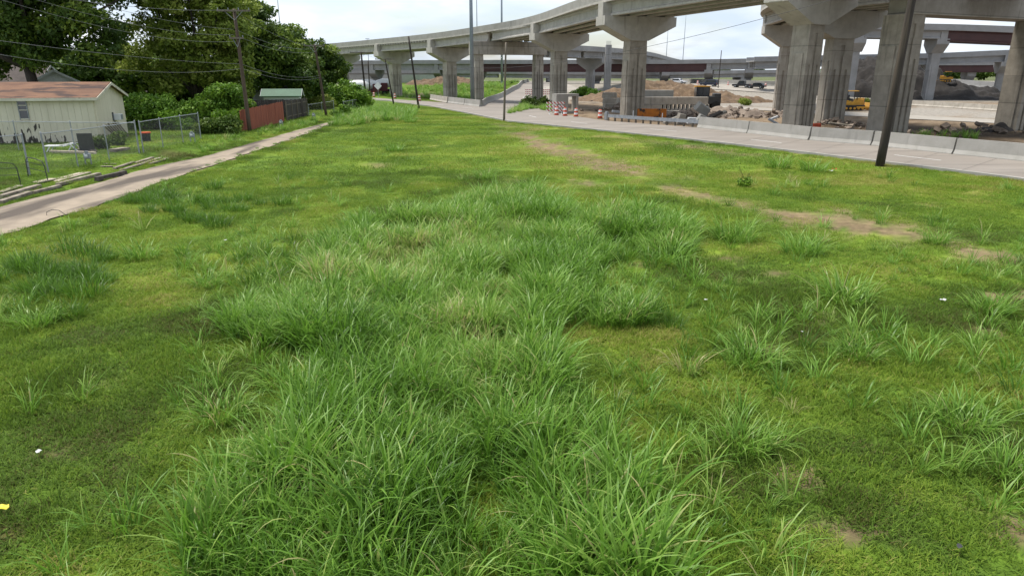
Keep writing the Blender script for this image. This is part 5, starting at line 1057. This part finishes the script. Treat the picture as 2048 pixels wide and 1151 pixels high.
# loader behind the beams: cab shows above
x, y = xy(1412, YB+4); ld = empty('loader', (x, y, g(x, y)), 'dark loader with glazed cab behind the stacked beams', 'loader')
for sx in (-1.3, 1.3):
    for sy in (-.7, .7): MB().tube([(x+sx, y+sy-.25, g(x, y)+.6), (x+sx, y+sy+.25, g(x, y)+.6)], .6, 14).build('wheel', 'tyre', ld)
gz = g(x, y); MB().box((x+.2, y, gz+1.35),(3.6,1.5,1.1)).build('body', 'steel_dark', ld, bevel=.08); cbm = MB().box((x-.7, y, gz+2.55),(1.9,1.3,1.3)).build('cab', 'glass', ld, bevel=.04); MB().box((x-.7, y, gz+3.27),(2.1,1.5,.14)).build('roof', 'yellow', cbm)
for sx in (-1.62, -.7, .22):
    MB().box((x+sx, y-.66, gz+2.55),(.09,.06,1.32)).build('window_post', 'black', cbm)
MB().box((x+1.5, y, gz+1.7),(1.0,1.4,1.2)).build('engine_hood', 'steel_dark', ld, bevel=.1)
# ------------------------------------------------------------------ vehicles
def car(loc, rz, paint, lab, kind='suv', cat='car'):
    o = empty('parked_car' if kind == 'parked' else 'car', loc, lab, cat, 'vehicles on the highway', rz); M = Matrix(((1,0,0,0),(0,0,1,0),(0,1,0,0),(0,0,0,1)))
    h = 1.78 if kind in ('suv','pickup') else 1.45; bl = .92 if kind in ('suv','pickup') else .8
    MB().prism([(-2.35,.35),(2.3,.35),(2.4,.6),(2.3,bl-.06),(1.0,bl),(-2.3,bl),(-2.4,.7)], -.92, .92, M).build('body', paint, o, local=True, bevel=.08)
    if kind == 'pickup': cp = [(-.9,bl),(1.05,bl),(.5,h-.06),(.25,h),(-.6,h),(-.85,h-.1)]
    elif kind == 'suv': cp = [(-2.25,bl),(1.05,bl),(.45,h-.06),(.2,h),(-1.9,h),(-2.15,h-.2)]
    else: cp = [(-2.0,bl),(1.1,bl),(.35,h-.05),(0,h),(-1.0,h),(-1.4,h-.08)]
    MB().prism(cp, -.78, .78, M).build('cabin', paint, o, local=True, bevel=.06)
    x0, x1 = cp[0][0]+.25, cp[1][0]-.3
    for s in (-1, 1): MB().prism([(x0, bl+.06),(x1, bl+.06),(x1-.45, h-.14),(x0+.25, h-.14)], s*.775, s*.80, M).build('window', 'glass', o, local=True)
    MB().prism([(-.68,0),(.68,0),(.6,.55),(-.6,.55)], -.02, .02, Matrix(((0,0,1,(cp[1][0]+cp[2][0])/2+.02),(1,0,-.0,0),(0,.8,.3,bl+.1),(0,0,0,1)))).build('windscreen', 'glass', o, local=True)
    for sx in (-1.45, 1.45):
        for sy in (-.82, .82):
            wv = MB().tube([(sx, sy-.12, .36), (sx, sy+.12, .36)], .36, 14).build('wheel', 'tyre', o, local=True); MB().tube([(sx, sy-.13, .36), (sx, sy+.13, .36)], .2, 10).build('rim', 'steel_galv', wv, local=True)
    for sy in (-.7, .7):
        MB().box((2.36, sy, .68),(.06,.3,.14)).build('headlight', 'white_plastic', o, local=True); MB().box((-2.37, sy, .75),(.06,.2,.18)).build('tail_light', 'orange', o, local=True)
    return o
def onroad(u, v): x, y, z = P(u, v); return (x, y, z+.13)
fd = math.atan2(FRN[2][1]-FRN[1][1], FRN[2][0]-FRN[1][0])
car(onroad(1357, 168.5), fd, 'car_white', 'small white car farthest along the highway', 'sedan'); car(onroad(1418, 173.5), fd+math.pi, 'dark_blue', 'dark blue car on the highway beside thin far pole'); car(onroad(1483, 176), fd+math.pi, 'car_dark', 'black pickup truck on the highway', 'pickup'); car(onroad(1512, 178), fd+math.pi, 'car_dark', 'dark car half hidden by a pier behind the pickup', 'sedan'); car(onroad(1633, 184), fd, 'car_white', 'white car glimpsed between the right hand piers', 'sedan')
def mixer(u, Y, rz, lab):
    x, y = xy(u, Y); o = empty('mixer_truck', (x, y, g(x, y)), lab, 'truck', 'maroon mixer trucks', rz)
    MB().box((-.6,0,.85),(6.2,1.9,.35)).build('chassis', 'maroon', o, local=True); cb_ = MB().box((3.0,0,1.6),(1.6,2.1,1.9)).build('cab', 'maroon', o, local=True, bevel=.12); MB().box((3.81,0,2.0),(.04,1.7,.7)).build('windscreen', 'glass', cb_, local=True)
    MB().tube([(-3.2,0,2.5),(-2.4,0,2.4),(-.8,0,2.2),(.6,0,2.0),(1.8,0,1.8)], [.5,1.0,1.25,1.1,.6], 16).build('drum', 'white_plastic', o, local=True, smooth=True)
    for sx in (-2.6,-1.4,2.9):
        for sy in (-.85, .85): MB().tube([(sx, sy-.16, .5),(sx, sy+.16, .5)], .5, 12).build('wheel', 'tyre', o, local=True)
for i, (u, Y, rz, lab) in enumerate(((728,168,.2,'maroon mixer truck with white drum nearest the bush'),(745,172,.15,'maroon mixer truck between two dark poles'),(762,174,2.9,'maroon mixer truck behind the white diamond sign'))): mixer(u, Y, rz, lab)
